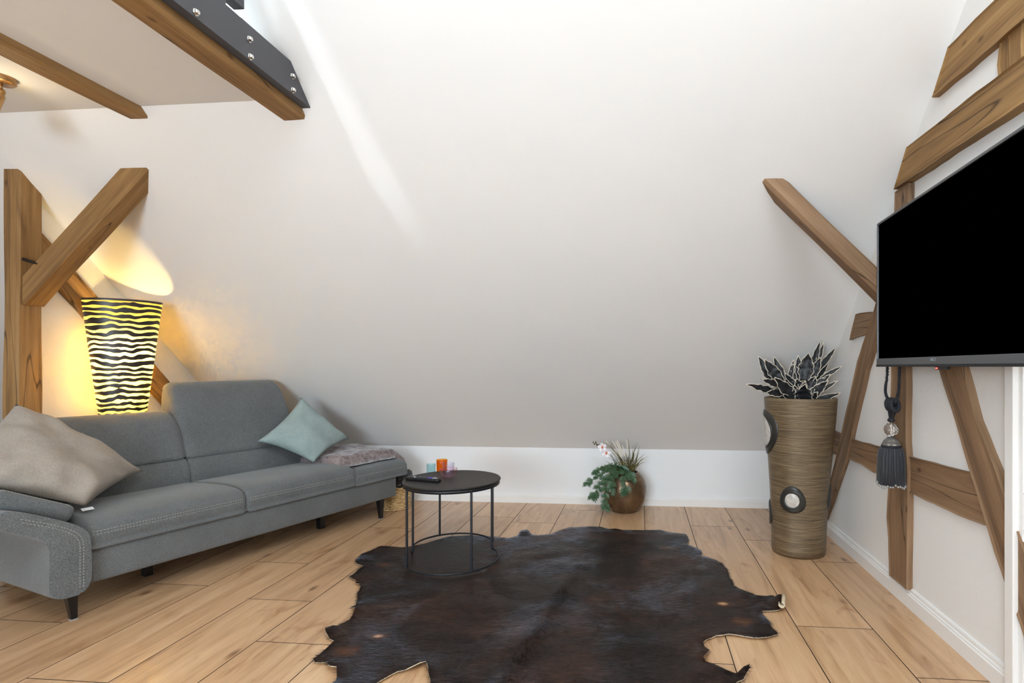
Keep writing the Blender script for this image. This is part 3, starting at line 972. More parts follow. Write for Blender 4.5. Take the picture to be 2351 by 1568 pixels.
for uu, vv in ((0.435, 0.29), (1.43, 0.19)):
    box('support_foot', uu - 0.02, uu + 0.02, vv - 0.02, vv + 0.02, 0, 0.142, MAT['sofa_leg'], sofa, bev=0.003)

def S2W(p):
    c, s = math.cos(SA), math.sin(SA)
    return Vector((SO[0] + c * p[0] - s * p[1], SO[1] + s * p[0] + c * p[1], p[2]))
def pillow(name, cs, th, mat, label, seed=0, pinch=0.10, wr=0.012, flat_down=0.5, n=36, extra=None):
    """cs: four corners (right, top, left, bottom) in sofa coords"""
    A, B, C, D = [S2W(c) for c in cs]
    ctr = (A + B + C + D) / 4
    nm = (B - D).cross(A - C).normalized()
    if nm.y > 0: nm = -nm
    vs, fs = [], []
    for side in (1, -1):
        for i in range(n + 1):
            for j in range(n + 1):
                s, t = 2 * i / n - 1, 2 * j / n - 1
                s2 = s * (1 - pinch * (1 - t * t) * abs(s) ** 2)
                t2 = t * (1 - pinch * (1 - s * s) * abs(t) ** 2)
                a, b = (s2 + 1) / 2, (t2 + 1) / 2
                p = (D * (1 - a) + A * a) * (1 - b) + (C * (1 - a) + B * a) * b
                h = ((1 - s * s) * (1 - t * t))
                d = th * (h ** 0.42) if h > 0 else 0
                q = Vector((s * 1.3 + seed, t * 1.3, seed * 0.7))
                edge = 1 - max(abs(s), abs(t))
                rad = math.atan2(t, s)
                w = noise.noise(q * 1.4) * 0.9 + noise.noise(Vector((rad * 3.0 + seed, (abs(s) + abs(t)) * 0.8, seed))) * 0.9 * (1 - h)
                d += wr * w * min(1, edge * 8)
                k = d if side > 0 else -d * flat_down
                p = p + nm * k
                if extra: p = extra(s, t, p, nm)
                vs.append(p - ctr)
    m = (n + 1) * (n + 1)
    for sd in range(2):
        for i in range(n):
            for j in range(n):
                a = sd * m + i * (n + 1) + j
                q = (a, a + 1, a + n + 2, a + n + 1)
                fs.append(q if sd else q[::-1])
    o = obj(name, vs, fs, mat, None, True)
    o.location = ctr
    bm = bmesh.new(); bm.from_mesh(o.data)
    bmesh.ops.remove_doubles(bm, verts=bm.verts[:], dist=0.0006)
    bmesh.ops.recalc_face_normals(bm, faces=bm.faces)
    bm.to_mesh(o.data); bm.free()
    return tag(o, label, 'cushion')
p1 = pillow('throw_pillow', [(0.470, 0.40, 0.535), (-0.005, 0.50, 0.925), (-0.36, 0.24, 0.66), (0.075, 0.08, 0.468)], 0.105, MAT['pillow_grey'], 'large taupe grey pillow leaning on the left sofa arm', 3, 0.07, 0.032, 0.35)
tagp = box('care_tag', -0.022, 0.022, -0.010, 0.010, -0.0008, 0.0008, MAT['tag'], p1)
tagp.matrix_local = Matrix.Translation(S2W((0.088, 0.085, 0.452)) - p1.location) @ Matrix.Rotation(SA, 4, 'Z') @ Matrix.Rotation(R(25), 4, 'X')
p2 = pillow('throw_pillow', [(1.80, 0.33, 0.560), (1.50, 0.47, 0.880), (1.15, 0.44, 0.612), (1.40, 0.22, 0.450)], 0.075, MAT['pillow_mint'], 'small mint green linen pillow standing on one corner', 8, 0.12, 0.016, 0.45)

# folded plush throw over the flattened right armrest
def throw():
    nu, nv = 56, 44
    vs, fs = [], []
    for side in (1, -1):
        for i in range(nu + 1):
            for j in range(nv + 1):
                a, b = i / nu, j / nv
                u = 1.47 + 0.635 * a; v = 0.04 + 0.60 * b
                e = min(a, 1 - a, b, 1 - b)
                rnd = min(1, e / 0.07) ** 0.5
                z0 = 0.400
                drop = max(0, (u - 1.97)) * 0.6
                lump = 0.014 * noise.noise(Vector((u * 7, v * 6, 2))) + 0.006 * noise.noise(Vector((u * 19, v * 17, 5)))
                h = 0.070 + lump * 1.4 + 0.018 * math.sin(b * 9.0 + a * 2) * 0.4
                top = z0 + 0.012 + h * rnd - drop * 0.9
                bot = z0 + 0.010 + 0.004 * (1 - rnd) - drop * 1.0
                if u > 1.99: bot = z0 - 0.010 - drop * 0.6
                uo = u + 0.016 * noise.noise(Vector((v * 8, 3, a * 2))); vo = v + 0.016 * noise.noise(Vector((u * 8, 9, b * 2)))
                z = top if side > 0 else bot
                p = S2W((uo, vo, z))
                vs.append(p)
    m = (nu + 1) * (nv + 1)
    for sd in range(2):
        for i in range(nu):
            for j in range(nv):
                q = sd * m + i * (nv + 1) + j
                f = (q, q + 1, q + nv + 2, q + nv + 1)
                fs.append(f if sd else f[::-1])
    bd = [i * (nv + 1) for i in range(nu + 1)] + [nu * (nv + 1) + j for j in range(1, nv + 1)] + [i * (nv + 1) + nv for i in range(nu - 1, -1, -1)] + [j for j in range(nv - 1, 0, -1)]
    for k in range(len(bd)):
        a, b = bd[k], bd[(k + 1) % len(bd)]
        fs.append((a, b, b + m, a + m))
    bm = bmesh.new()
    bv = [bm.verts.new(v) for v in vs]
    for f in fs: bm.faces.new([bv[i] for i in f])
    return tag(bobj('throw_blanket', bm, MAT['plush'], None, True), 'folded mauve plush throw on the right end of the sofa', 'blanket')
throw()

# ------------------------------------------------------------------ cowhide rug
HIDE = [(-1.052, 1.863), (-1.081, 1.917), (-1.106, 1.918), (-1.127, 1.935), (-1.152, 1.97), (-1.195, 1.97), (-1.214, 1.992), (-1.212, 2.02), (-1.21, 2.062), (-1.212, 2.105), (-1.213, 2.132), (-1.241, 2.147), (-1.275, 2.177), (-1.29, 2.199), (-1.27, 2.23), (-1.259, 2.272), (-1.247, 2.315), (-1.25, 2.358), (-1.273, 2.412), (-1.302, 2.426), (-1.292, 2.457), (-1.321, 2.527), (-1.356, 2.589), (-1.366, 2.642), (-1.393, 2.688), (-1.426, 2.706), (-1.447, 2.746), (-1.466, 2.754), (-1.503, 2.789), (-1.501, 2.844), (-1.511, 2.922), (-1.507, 2.951), (-1.559, 2.977), (-1.591, 3.013), (-1.596, 3.086), (-1.611, 3.142), (-1.588, 3.203), (-1.573, 3.288), (-1.503, 3.288), (-1.429, 3.28), (-1.365, 3.329), (-1.312, 3.373), (-1.283, 3.447), (-1.223, 3.523), (-1.103, 3.563), (-1.012, 3.555), (-0.938, 3.555), (-0.836, 3.522), (-0.793, 3.559), (-0.773, 3.634), (-0.74, 3.654), (-0.691, 3.593), (-0.654, 3.589), (-0.586, 3.62), (-0.489, 3.716), (-0.53, 3.712), (-0.479, 3.781), (-0.361, 3.806), (-0.271, 3.828), (-0.208, 3.781), (-0.164, 3.799), (-0.118, 3.772), (0.03, 3.771), (0.134, 3.789), (0.198, 3.744), (0.297, 3.717), (0.311, 3.589), (0.286, 3.498), (0.317, 3.459), (0.361, 3.381), (0.363, 3.331), (0.347, 3.301), (0.387, 3.267), (0.424, 3.216), (0.455, 3.174), (0.47, 3.074), (0.461, 2.977), (0.469, 2.889), (0.466, 2.853), (0.496, 2.793), (0.543, 2.738), (0.584, 2.736), (0.628, 2.751), (0.644, 2.71), (0.649, 2.655), (0.632, 2.606), (0.615, 2.587), (0.544, 2.575), (0.54, 2.541), (0.554, 2.477), (0.549, 2.425), (0.563, 2.368), (0.554, 2.348), (0.518, 2.326), (0.472, 2.314), (0.416, 2.321), (0.361, 2.334), (0.306, 2.319), (0.266, 2.288), (0.251, 2.263), (0.254, 2.22), (0.266, 2.195), (0.256, 2.165), (0.236, 2.135), (0.242, 2.112), (0.271, 2.088), (0.296, 2.064), (0.34, 2.025), (0.387, 2.051), (0.388, 2.033), (0.358, 1.998), (0.334, 1.986)]
HIDE_NOTCH = [(-0.725, 1.894), (-0.754, 1.948), (-0.78, 1.994), (-0.792, 1.97), (-0.82, 1.958), (-0.861, 1.938), (-0.88, 1.907), (-0.894, 1.878)]
HIDE.remove((-0.489, 3.716))
OUT = HIDE + [(0.30, 1.93), (0.34, 1.80), (0.40, 1.66), (0.30, 1.56), (0.12, 1.62), (-0.05, 1.60), (-0.15, 1.50), (-0.35, 1.47), (-0.55, 1.55), (-0.66, 1.68), (-0.70, 1.82)] + HIDE_NOTCH + [(-0.93, 1.78), (-1.0, 1.66), (-1.1, 1.62), (-1.09, 1.75)]
# raggedness between the traced points
ring = []
for i, p in enumerate(OUT):
    q = OUT[(i + 1) % len(OUT)]
    L = math.dist(p, q); m = max(1, int(L / 0.02))
    for j in range(m):
        x, y = p[0] + (q[0] - p[0]) * j / m, p[1] + (q[1] - p[1]) * j / m
        if j: x += 0.006 * noise.noise(Vector((x * 40, y * 40, 1))); y += 0.006 * noise.noise(Vector((x * 40, y * 40, 7)))
        ring.append((x, y))
def inside(x, y):
    c = False
    k = len(ring)
    for i in range(k):
        x0, y0 = ring[i]; x1, y1 = ring[i - 1]
        if (y0 > y) != (y1 > y) and x < (x1 - x0) * (y - y0) / (y1 - y0) + x0: c = not c
    return c
pts2 = [Vector(p) for p in ring]
nring = len(pts2)
gx = -1.60
while gx < 0.66:
    gy = 1.46
    while gy < 3.84:
        x, y = gx + random.uniform(-0.006, 0.006), gy + random.uniform(-0.006, 0.006)
        if inside(x, y) and min((x - a) ** 2 + (y - b) ** 2 for a, b in ring) > 0.0002: pts2.append(Vector((x, y)))
        gy += 0.032
    gx += 0.032
cdt = geometry.delaunay_2d_cdt(pts2, [(i, (i + 1) % nring) for i in range(nring)], [list(range(nring))], 1, 1e-6)
cv, ce, cf = cdt[0], cdt[1], cdt[2]
bd_idx = set()
cnt = {}
for f in cf:
    for i in range(len(f)):
        e = tuple(sorted((f[i], f[(i + 1) % len(f)])))
        cnt[e] = cnt.get(e, 0) + 1
bedges = [e for e, c in cnt.items() if c == 1]
for e in bedges: bd_idx |= set(e)
TABLE_C = ((-1.065, 3.10), (-1.13, 3.32))
def hide_z(x, y):
    z = 0.006 + 0.0035 * (1 + noise.noise(Vector((x * 3.1, y * 3.1, 4))))
    r = 0.010 * max(0, noise.noise(Vector((x * 7 + 3, y * 7, 1)))) + 0.012 * math.exp(-((x + 0.33 + 0.10 * (3.2 - y)) / 0.035) ** 2) * (1 if y < 2.75 else math.exp(-((y - 2.75) / 0.2) ** 2))
    k = 1.0
    for cx, cy in TABLE_C:
        d = math.hypot(x - cx, y - cy)
        k = min(k, max(0.0, (d - 0.30) / 0.12))
    return z * (0.55 + 0.45 * k) + r * k
def curl(x, y):
    # edges that lift off the boards
    z = 0.0
    for cx, cy, rr, h in ((-1.10, 1.93, 0.07, 0.022), (-1.27, 2.20, 0.05, 0.016), (-1.26, 2.38, 0.05, 0.018), (0.65, 2.66, 0.055, 0.040), (0.38, 2.04, 0.05, 0.025), (-0.78, 1.96, 0.05, 0.020), (-1.37, 2.66, 0.05, 0.012), (0.25, 2.16, 0.05, 0.010), (-0.76, 3.63, 0.05, 0.018)):
        d = math.hypot(x - cx, y - cy)
        if d < rr: z += h * (1 - (d / rr) ** 2)
    return z
n0 = len(cv)
HT = 0.004
hv = [(p.x, p.y, hide_z(p.x, p.y) + curl(p.x, p.y)) for p in cv]
hv += [(x, y, max(0.0005, z - HT)) for x, y, z in hv]
hf = [tuple(f) for f in cf] + [tuple(i + n0 for i in f)[::-1] for f in cf] + [(a, b, b + n0, a + n0) for a, b in bedges]
hide = obj('cowhide_rug', hv, hf, [MAT['hide'], MAT['leather']], None, True)
for i, p in enumerate(hide.data.polygons): p.material_index = 0 if i < len(cf) else 1
bm = bmesh.new(); bm.from_mesh(hide.data); bmesh.ops.recalc_face_normals(bm, faces=bm.faces); bm.to_mesh(hide.data); bm.free()
tag(hide, 'dark brown cowhide rug with ragged edges on the oak floor', 'rug')
# rolled up tip at the right
g = Geo()
rows = []
for i in range(13):
    a = -1.2 + i / 12 * 4.4
    r = 0.017 - 0.004 * i / 12
    rows.append([(0.632 + 0.030 * s + r * math.sin(a) * 0.9, 2.585 + 0.105 * s + r * math.sin(a) * -0.3, 0.020 + r - r * math.cos(a)) for s in (0, 0.25, 0.5, 0.75, 1)])
vs = [p for r_ in rows for p in r_]
fs = [(i * 5 + j, i * 5 + j + 1, (i + 1) * 5 + j + 1, (i + 1) * 5 + j) for i in range(12) for j in range(4)]
tip = obj('curled_edge', vs, fs, MAT['leather'], hide, True)
sm = tip.modifiers.new('thickness', 'SOLIDIFY'); sm.thickness = 0.003
tip['label'] = 'rolled up cream leather underside'
# hair: short flat strands lying along the coat's lie
tri = [f for f in cf]
areas, tot = [], 0.0
for f in tri:
    a, b, c = (cv[f[0]], cv[f[1]], cv[f[2]])
    tot += abs((b - a).cross(c - a)) / 2 if hasattr(b - a, 'cross') else 0
    areas.append(tot)
import bisect
fv, ff = [], []
def lie(x, y):
    sx = -0.33 - 0.10 * (3.2 - y)
    dx = x - sx
    s = 1 if dx > 0 else -1
    k = min(1.0, abs(dx) / 0.25)
    d = Vector((s * k * 0.95 + 0.35 * noise.noise(Vector((x * 2.5, y * 2.5, 3))), -0.55 - 0.4 * (1 - k) + 0.5 * noise.noise(Vector((x * 2.5, y * 2.5, 8))), 0))
    return d.normalized()
rr = random.Random(3)
def strand(x, y, z, d, ln, w, lift):
    o = len(fv)
    pr_ = Vector((-d.y, d.x, 0)) * w
    m = Vector((x, y, z)) + d * ln * 0.5 + Vector((0, 0, lift))
    e = Vector((x, y, z)) + d * ln + Vector((0, 0, lift * 0.9))
    b = Vector((x, y, z))
    fv.extend([tuple(b - pr_), tuple(b + pr_), tuple(m + pr_ * 0.8), tuple(m - pr_ * 0.8), tuple(e)])
    ff.append((o, o + 1, o + 2, o + 3)); ff.append((o + 3, o + 2, o + 4))
for i in range(62000):
    f = tri[min(len(tri) - 1, bisect.bisect(areas, rr.random() * tot))]
    a, b, c = cv[f[0]], cv[f[1]], cv[f[2]]
    u, v = rr.random(), rr.random()
    if u + v > 1: u, v = 1 - u, 1 - v
    x = a.x + (b.x - a.x) * u + (c.x - a.x) * v; y = a.y + (b.y - a.y) * u + (c.y - a.y) * v
    if rr.random() > 1.2 - (y - 1.5) * 0.22: continue
    d = lie(x, y)
    d = Matrix.Rotation(rr.gauss(0, 0.28), 3, 'Z') @ d
    spine = math.exp(-((x + 0.33 + 0.10 * (3.2 - y)) / 0.05) ** 2) * (1 if y < 2.75 else 0.2)
    strand(x, y, hide_z(x, y) + curl(x, y) - 0.0008, d, rr.uniform(0.014, 0.026) * (1 + 0.6 * spine), rr.uniform(0.0005, 0.0010), rr.uniform(0.0006, 0.0022) * (1 + 4 * spine))
for (a, b) in bedges:
    p, q = cv[a], cv[b]
    mid = (p + q) / 2
    nrm = Vector((q.y - p.y, p.x - q.x))
    if inside(mid.x + nrm.x * 0.2, mid.y + nrm.y * 0.2): nrm = -nrm
    nrm.normalize()
    if noise.noise(Vector((mid.x * 5, mid.y * 5, 2))) < -0.12: continue
    for k in range(7):
        t = rr.random(); x = p.x + (q.x - p.x) * t; y = p.y + (q.y - p.y) * t
        d = (Vector((nrm.x, nrm.y, 0)) + lie(x, y) * 0.8).normalized()
        strand(x - nrm.x * 0.006, y - nrm.y * 0.006, hide_z(x, y) + curl(x, y), d, rr.uniform(0.012, 0.022), 0.0007, rr.uniform(-0.001, 0.001))
fur = obj('hair', fv, ff, MAT['fur'], hide)
tag(fur, kind='stuff')

# ------------------------------------------------------------------ the two nested side tables
def wire_table(name, c, R0, H, leg_angles, a0, a1, label, mat_top):
    t = empty(name, (c[0], c[1], 0.0))
    tag(t, label, 'table', 'nested side tables')
    zf = 0.0
    top = lathe('tabletop', [(R0 * 0.2, H - 0.014), (R0 - 0.010, H - 0.014), (R0 - 0.004, H - 0.012), (R0, H - 0.004), (R0 - 0.003, H), (R0 - 0.012, H - 0.0015), (R0 - 0.02, H - 0.0025), (0.001, H - 0.0025)], mat_top, t, n=72)
    ap = lathe('rim_band', [(R0 - 0.012, H - 0.030), (R0 - 0.006, H - 0.030), (R0 - 0.006, H - 0.0135), (R0 - 0.012, H - 0.0135)], MAT['black_metal'], t, n=72, cap0=False)
    rr_ = R0 - 0.012
    arc = [(rr_ * math.cos(R(a0 + (a1 - a0) * i / 60)), rr_ * math.sin(R(a0 + (a1 - a0) * i / 60)), zf + 0.0165) for i in range(61)]
    tube('base_ring', arc, 0.0055, MAT['black_metal'], t, n=8)
    for a in leg_angles:
        x, y = rr_ * math.cos(R(a)), rr_ * math.sin(R(a))
        box('leg', x - 0.0055, x + 0.0055, y - 0.0055, y + 0.0055, zf + 0.0165, H - 0.014, MAT['black_metal'], t, bev=0.001)
    return t
T1 = wire_table('side_table', (-1.058, 3.098), 0.272, 0.465, (222, 311, 47), 222, 407, 'round black wire side table standing in front on the cowhide, carrying the remote', MAT['tabletop'])
T2 = wire_table('side_table', (-1.130, 3.322), 0.252, 0.418, (23, 129, 216), 23, 216, 'lower black wire side table tucked behind the front one', MAT['tabletop'])

def tumbler(name, c, z, r0, r1, h, mat, label, wall=0.0025):
    prof = [(0.0005, 0), (r0 * 0.9, 0), (r0, 0.004)] + [(r0 + (r1 - r0) * k / 5, 0.004 + (h - 0.004) * k / 5) for k in range(1, 6)]
    prof += [(r1 - wall, h)] + [(r0 - wall + (r1 - r0) * (5 - k) / 5, 0.006 + (h - 0.006) * (5 - k) / 5) for k in range(1, 6)] + [(0.0005, 0.006)]
    o = lathe(name, prof, mat, None, n=32, cap0=False)
    o.location = (c[0], c[1], z)
    return tag(o, label, 'glass')
TZ = 0.4626
bowl_prof = [(0.0005, 0), (0.026, 0), (0.036, 0.006), (0.046, 0.018), (0.0505, 0.034), (0.0505, 0.052), (0.0480, 0.052), (0.048, 0.034), (0.0435, 0.020), (0.034, 0.009), (0.0005, 0.006)]
bo = lathe('glass_bowl', bowl_prof, MAT['glass_pink'], None, n=40, cap0=False); bo.location = (-1.100, 3.155, TZ)
tag(bo, 'small pink glass bowl on the front side table', 'bowl')
tumbler('glass_tumbler', (-1.100, 3.155), TZ + 0.0075, 0.030, 0.0335, 0.075, MAT['glass_lilac'], 'clear lilac tumbler standing inside the pink glass bowl')
tumbler('glass_tumbler', (-1.228, 3.40), 0.4156, 0.031, 0.034, 0.106, MAT['glass_amber'], 'amber orange tumbler behind the lilac one')
tumbler('glass_tumbler', (-1.286, 3.37), 0.4156, 0.026, 0.028, 0.085, MAT['glass_teal'], 'small teal tumbler peeking out left of the amber one')

rem = empty('remote_control', (-1.203, 3.035, TZ), R(-14))
tag(rem, 'black remote control with a violet button on the front side table', 'remote')
box('body', -0.108, 0.108, -0.021, 0.021, 0, 0.020, MAT['remote'], rem, bev=0.008, seg=4, smooth=True)
for i in range(8):
    for j in range(3):
        x = -0.092 + i * 0.0155; y = -0.012 + j * 0.012
        box('button', x - 0.0045, x + 0.0045, y - 0.0035, y + 0.0035, 0.0195, 0.0220, MAT['button_grey'] if (i, j) not in ((2, 1), (3, 0)) else MAT['button_white'], rem)
bx = box('button', 0.034, 0.056, -0.012, 0.012, 0.0195, 0.0222, MAT['button_violet'], rem, bev=0.001); bx['label'] = 'violet direction button'
for x, y in ((0.070, -0.008), (0.070, 0.008), (0.085, 0.0)):
    box('button', x - 0.005, x + 0.005, y - 0.004, y + 0.004, 0.0195, 0.0222, MAT['button_white'], rem)

# ------------------------------------------------------------------ zebra floor lamp behind the sofa
lamp = empty('floor_lamp', (-3.098, 3.098, 0), R(45))
tag(lamp, 'tall glowing zebra striped lamp flaring upward behind the sofa', 'lamp')
LP = [(0.085, 0.0), (0.085, 0.05), (0.083, 0.25), (0.088, 0.5), (0.104, 0.75), (0.117, 0.85), (0.135, 1.0), (0.152, 1.15), (0.170, 1.32), (0.190, 1.492)]
wave = lambda a, z: 1 + 0.018 * math.sin(3 * a + 1.0)
prof = [(r, z) for r, z in LP] + [(0.1865, 1.4925)] + [(r - 0.0035, z) for r, z in LP[::-1][:-1]] + [(0.082, 0.02)]
sh = lathe('lamp_shade', LP, MAT['zebra'], lamp, n=64, sy=0.62, wob=wave, cap0=False)
rim = lathe('rim', [(0.1902, 1.486), (0.1915, 1.493), (0.1895, 1.498), (0.187, 1.496), (0.187, 1.486)], MAT['medallion'], lamp, n=64, sy=0.62, wob=wave, cap0=False)
lathe('foot', [(0.095, 0.0), (0.095, 0.012), (0.08, 0.02), (0.002, 0.021)], MAT['medallion'], lamp, n=48, sy=0.7)
tube('socket_stem', [(0, 0, 0.02), (0, 0, 0.82)], 0.008, MAT['iron'], lamp)
lathe('socket', [(0.016, 0.81), (0.016, 0.85), (0.012, 0.855)], MAT['iron'], lamp, n=16, cap1=True)
tube('tube_bulb', [(0, 0, 0.86 + 0.02 * i) for i in range(17)], 0.012, MAT['bulb_tube'], lamp, n=10)
LX, LY = -3.098, 3.098
light('lamp_light', 'POINT', (LX, LY, 1.21), 8, (1.0, 0.70, 0.28), shadow_soft_size=0.025)

# ------------------------------------------------------------------ tall bronze vase and its black leaf plant
VC = (0.940, 3.455)
vase = empty('floor_vase', (VC[0], VC[1], 0))
tag(vase, 'tall bronze floor vase with brushed strands and round pearl inlays', 'vase')
VP = [(0.148, 0.0), (0.153, 0.008), (0.154, 0.12), (0.158, 0.25), (0.165, 0.38), (0.175, 0.52), (0.186, 0.66), (0.196, 0.78), (0.203, 0.88), (0.205, 0.915)]
lean = lambda z: 0.012 * z
def vase_pt(a, z, off=0.0):
    for (r0, z0), (r1, z1) in zip(VP, VP[1:]):
        if z0 <= z <= z1: r = r0 + (r1 - r0) * (z - z0) / (z1 - z0); break
    r += off
    w = 1 + 0.012 * math.sin(2 * a + 0.6 + z * 3)
    return Vector((math.cos(a) * r * w + lean(z), math.sin(a) * r * w, z))
zsn = [0.915 * i / 36 for i in range(37)]
n = 64
vs = [vase_pt(2 * math.pi * j / n, z) for z in zsn for j in range(n)]
m0 = len(zsn)
for off, z in ((-0.004, 0.918), (-0.012, 0.915), (-0.013, 0.84)):
    for j in range(n):
        p = vase_pt(2 * math.pi * j / n, min(z, 0.915), off); p.z = z; vs.append(p)
m0 += 3
fs = [(i * n + j, i * n + (j + 1) % n, (i + 1) * n + (j + 1) % n, (i + 1) * n + j) for i in range(m0 - 1) for j in range(n)]
fs.append(tuple(range(n))[::-1]); fs.append(tuple((m0 - 1) * n + j for j in range(n)))
obj('body', vs, fs, MAT['vase'], vase, True)
def medallion(a, z, ro, ri):
    g = Geo(); g2 = Geo()
    K = 40
    def ringv(r, off, wob=0.0):
        out = []
        for k in range(K):
            t = 2 * math.pi * k / K
            rr2 = r * (1 + wob * math.sin(3 * t + z * 9))
            rad = 0.17
            out.append(vase_pt(a + rr2 * math.cos(t) / rad, min(0.91, max(0.01, z + rr2 * math.sin(t))), off))
        return out
    rings = [ringv(ro, 0.0005, 0.05), ringv(ro * 0.97, 0.006, 0.05), ringv(ro * 0.80, 0.010, 0.04), ringv(ro * 0.72, 0.008), ringv(ri * 1.25, 0.011), ringv(ri * 1.05, 0.009), ringv(ri, 0.004)]
    v = [p for r_ in rings for p in r_]
    f = [(i * K + k, i * K + (k + 1) % K, (i + 1) * K + (k + 1) % K, (i + 1) * K + k) for i in range(len(rings) - 1) for k in range(K)]
    md = obj('medallion', v, f, MAT['medallion'], vase, True)
    rings = [ringv(ri * 1.04, 0.006), ringv(ri * 0.8, 0.009), ringv(ri * 0.4, 0.011)]
    v = [p for r_ in rings for p in r_] + [vase_pt(a, z, 0.0115)]
    f = [(i * K + k, i * K + (k + 1) % K, (i + 1) * K + (k + 1) % K, (i + 1) * K + k) for i in range(2) for k in range(K)]
    f += [(2 * K + k, 2 * K + (k + 1) % K, 3 * K) for k in range(K)]
    pe = obj('pearl_inlay', v, f, MAT['pearl'], md, True)
    md['label'] = 'black ring inlay with a pearl centre'
medallion(R(-118), 0.335, 0.078, 0.040)
medallion(R(-189), 0.715, 0.135, 0.085)
medallion(R(-8), 0.335, 0.080, 0.040)
medallion(R(-196), 0.22, 0.075, 0.036)
lathe('filler', [(0.001, 0.86), (0.19, 0.86)], MAT['soil'], vase, n=40, cap0=False)

AGAVE = [((0.761, 3.4, 0.97), (0.615, 3.34, 0.996), 0.038), ((0.808, 3.4, 1.007), (0.697, 3.34, 1.023), 0.038), ((0.765, 3.5, 1.016), (0.724, 3.54, 1.162), 0.048), ((0.811, 3.45, 1.024), (0.736, 3.44, 1.145), 0.057), ((0.85, 3.5, 1.017), (0.817, 3.54, 1.159), 0.044), ((0.814, 3.4, 0.967), (0.724, 3.34, 0.945), 0.041), ((0.909, 3.4, 0.922), (0.771, 3.34, 1.041), 0.06), ((0.94, 3.45, 0.966), (0.854, 3.44, 1.064), 0.041), ((0.881, 3.5, 1.026), (0.937, 3.54, 1.143), 0.025), ((0.966, 3.5, 1.039), (0.962, 3.54, 1.165), 0.041), ((0.985, 3.45, 1.04), (0.996, 3.44, 1.181), 0.073), ((0.963, 3.5, 1.033), (0.931, 3.54, 1.111), 0.048), ((1.057, 3.5, 1.101), (1.09, 3.54, 1.253), 0.032), ((1.087, 3.5, 1.101), (1.113, 3.54, 1.245), 0.025), ((1.096, 3.5, 1.089), (1.198, 3.54, 1.216), 0.029), ((1.03, 3.45, 1.04), (1.064, 3.44, 1.154), 0.048), ((1.075, 3.5, 1.039), (1.136, 3.54, 1.114), 0.038), ((1.113, 3.45, 1.052), (1.228, 3.44, 1.103), 0.022), ((1.054, 3.45, 0.954), (1.163, 3.44, 1.016), 0.025), ((1.018, 3.45, 0.966), (1.119, 3.44, 1.052), 0.041), ((1.0, 3.4, 0.934), (1.078, 3.34, 1.021), 0.048), ((1.05, 3.4, 0.922), (1.146, 3.34, 0.948), 0.029), ((0.958, 3.4, 0.92), (0.947, 3.34, 1.003), 0.086), ((0.958, 3.45, 0.969), (0.923, 3.44, 1.031), 0.048), ((0.994, 3.45, 0.966), (1.036, 3.44, 1.043), 0.064), ((0.862, 3.4, 0.92), (0.817, 3.34, 0.943), 0.025), ((1.021, 3.4, 0.921), (1.02, 3.34, 0.957), 0.035)]
ag = empty('artificial_agave', (VC[0], VC[1], 0.86))
tag(ag, 'black artificial agave with wavy cream leaf margins in the tall vase', 'plant')
def blade(b, t, w, seed, wav=1.0):
    """leaf from b to t; returns verts/faces of the blade and its cream margin"""
    b, t = Vector(b), Vector(t)
    ax = t - b
    L = ax.length
    x = ax.normalized()
    view = Vector((-0.20, -0.92, 0.35))
    nrm = (view - x * view.dot(x)).normalized()
    nrm = (Matrix.Rotation(0.5 * noise.noise(Vector((seed * 1.7, 2, 3))), 3, x) @ nrm)
    y = nrm.cross(x)
    NS, NW = 18, 4
    rows = []
    for i in range(NS + 1):
        s = i / NS
        prof = (min(1, 0.55 + 1.5 * s) if s < 0.35 else 1.0) * max(0.0, 1 - max(0, (s - 0.42) / 0.58) ** 1.7)
        hw = max(0.0012, w / 2 * prof)
        bow = math.sin(s * math.pi) * 0.06 * L - 0.10 * L * s * s * (0.4 + 0.6 * noise.noise(Vector((seed, 9, 1))))
        c = b + x * (L * s) + nrm * (-bow * 0.4)
        row = []
        for k in range(NW + 1):
            q = k / NW * 2 - 1
            wv = (0.10 * math.sin(s * 22 + seed * 2.3 + (1.4 if q > 0 else 0)) + 0.06 * math.sin(s * 37 + seed)) * w * wav * abs(q) ** 2 * min(1, s * 3)
            row.append(c + y * (hw * q * (1 + 0.10 * math.sin(s * 27 + seed * 1.3 + q))) + nrm * (abs(q) ** 1.5 * w * 0.16 + wv))
        rows.append(row)
    vs = [p for r_ in rows for p in r_]
    fs = [(i * (NW + 1) + k, i * (NW + 1) + k + 1, (i + 1) * (NW + 1) + k + 1, (i + 1) * (NW + 1) + k) for i in range(NS) for k in range(NW)]
    edge = [r_[0] for r_ in rows] + [r_[-1] for r_ in rows[::-1]]
    return vs, fs, edge
org = Vector((VC[0], VC[1], 0.86))
def add_leaf(b, t, w, i):
    b = Vector(b) - org; t = Vector(t) - org
    root = Vector((b.x * 0.75, b.y * 0.8, min(b.z, b.z - 0.02)))
    vs, fs, edge = blade(root, t, w * 1.15, i * 1.37 + 0.5)
    lf = obj('leaf', vs, fs, MAT['black_leaf'], ag, True)
    so = lf.modifiers.new('thickness', 'SOLIDIFY'); so.thickness = 0.0016
    v, f = tube_geo(edge, 0.0023, 5)
    obj('margin', v, f, MAT['cream'], lf, True)
for i, (b, t, w) in enumerate(AGAVE):
    t = (min(t[0], 1.185), t[1], t[2])
    add_leaf(b, t, w, i)
for i in range(12):
    a = R(20 + i * 29)
    add_leaf((VC[0] + 0.03 * math.cos(a), VC[1] + 0.03 * math.sin(a) + 0.02, 0.90), (VC[0] + (0.10 + 0.05 * (i % 3) / 2) * math.cos(a), VC[1] + 0.02 + 0.11 * math.sin(a), 0.985 + 0.05 * ((i * 7) % 5) / 4), 0.05, 40 + i)

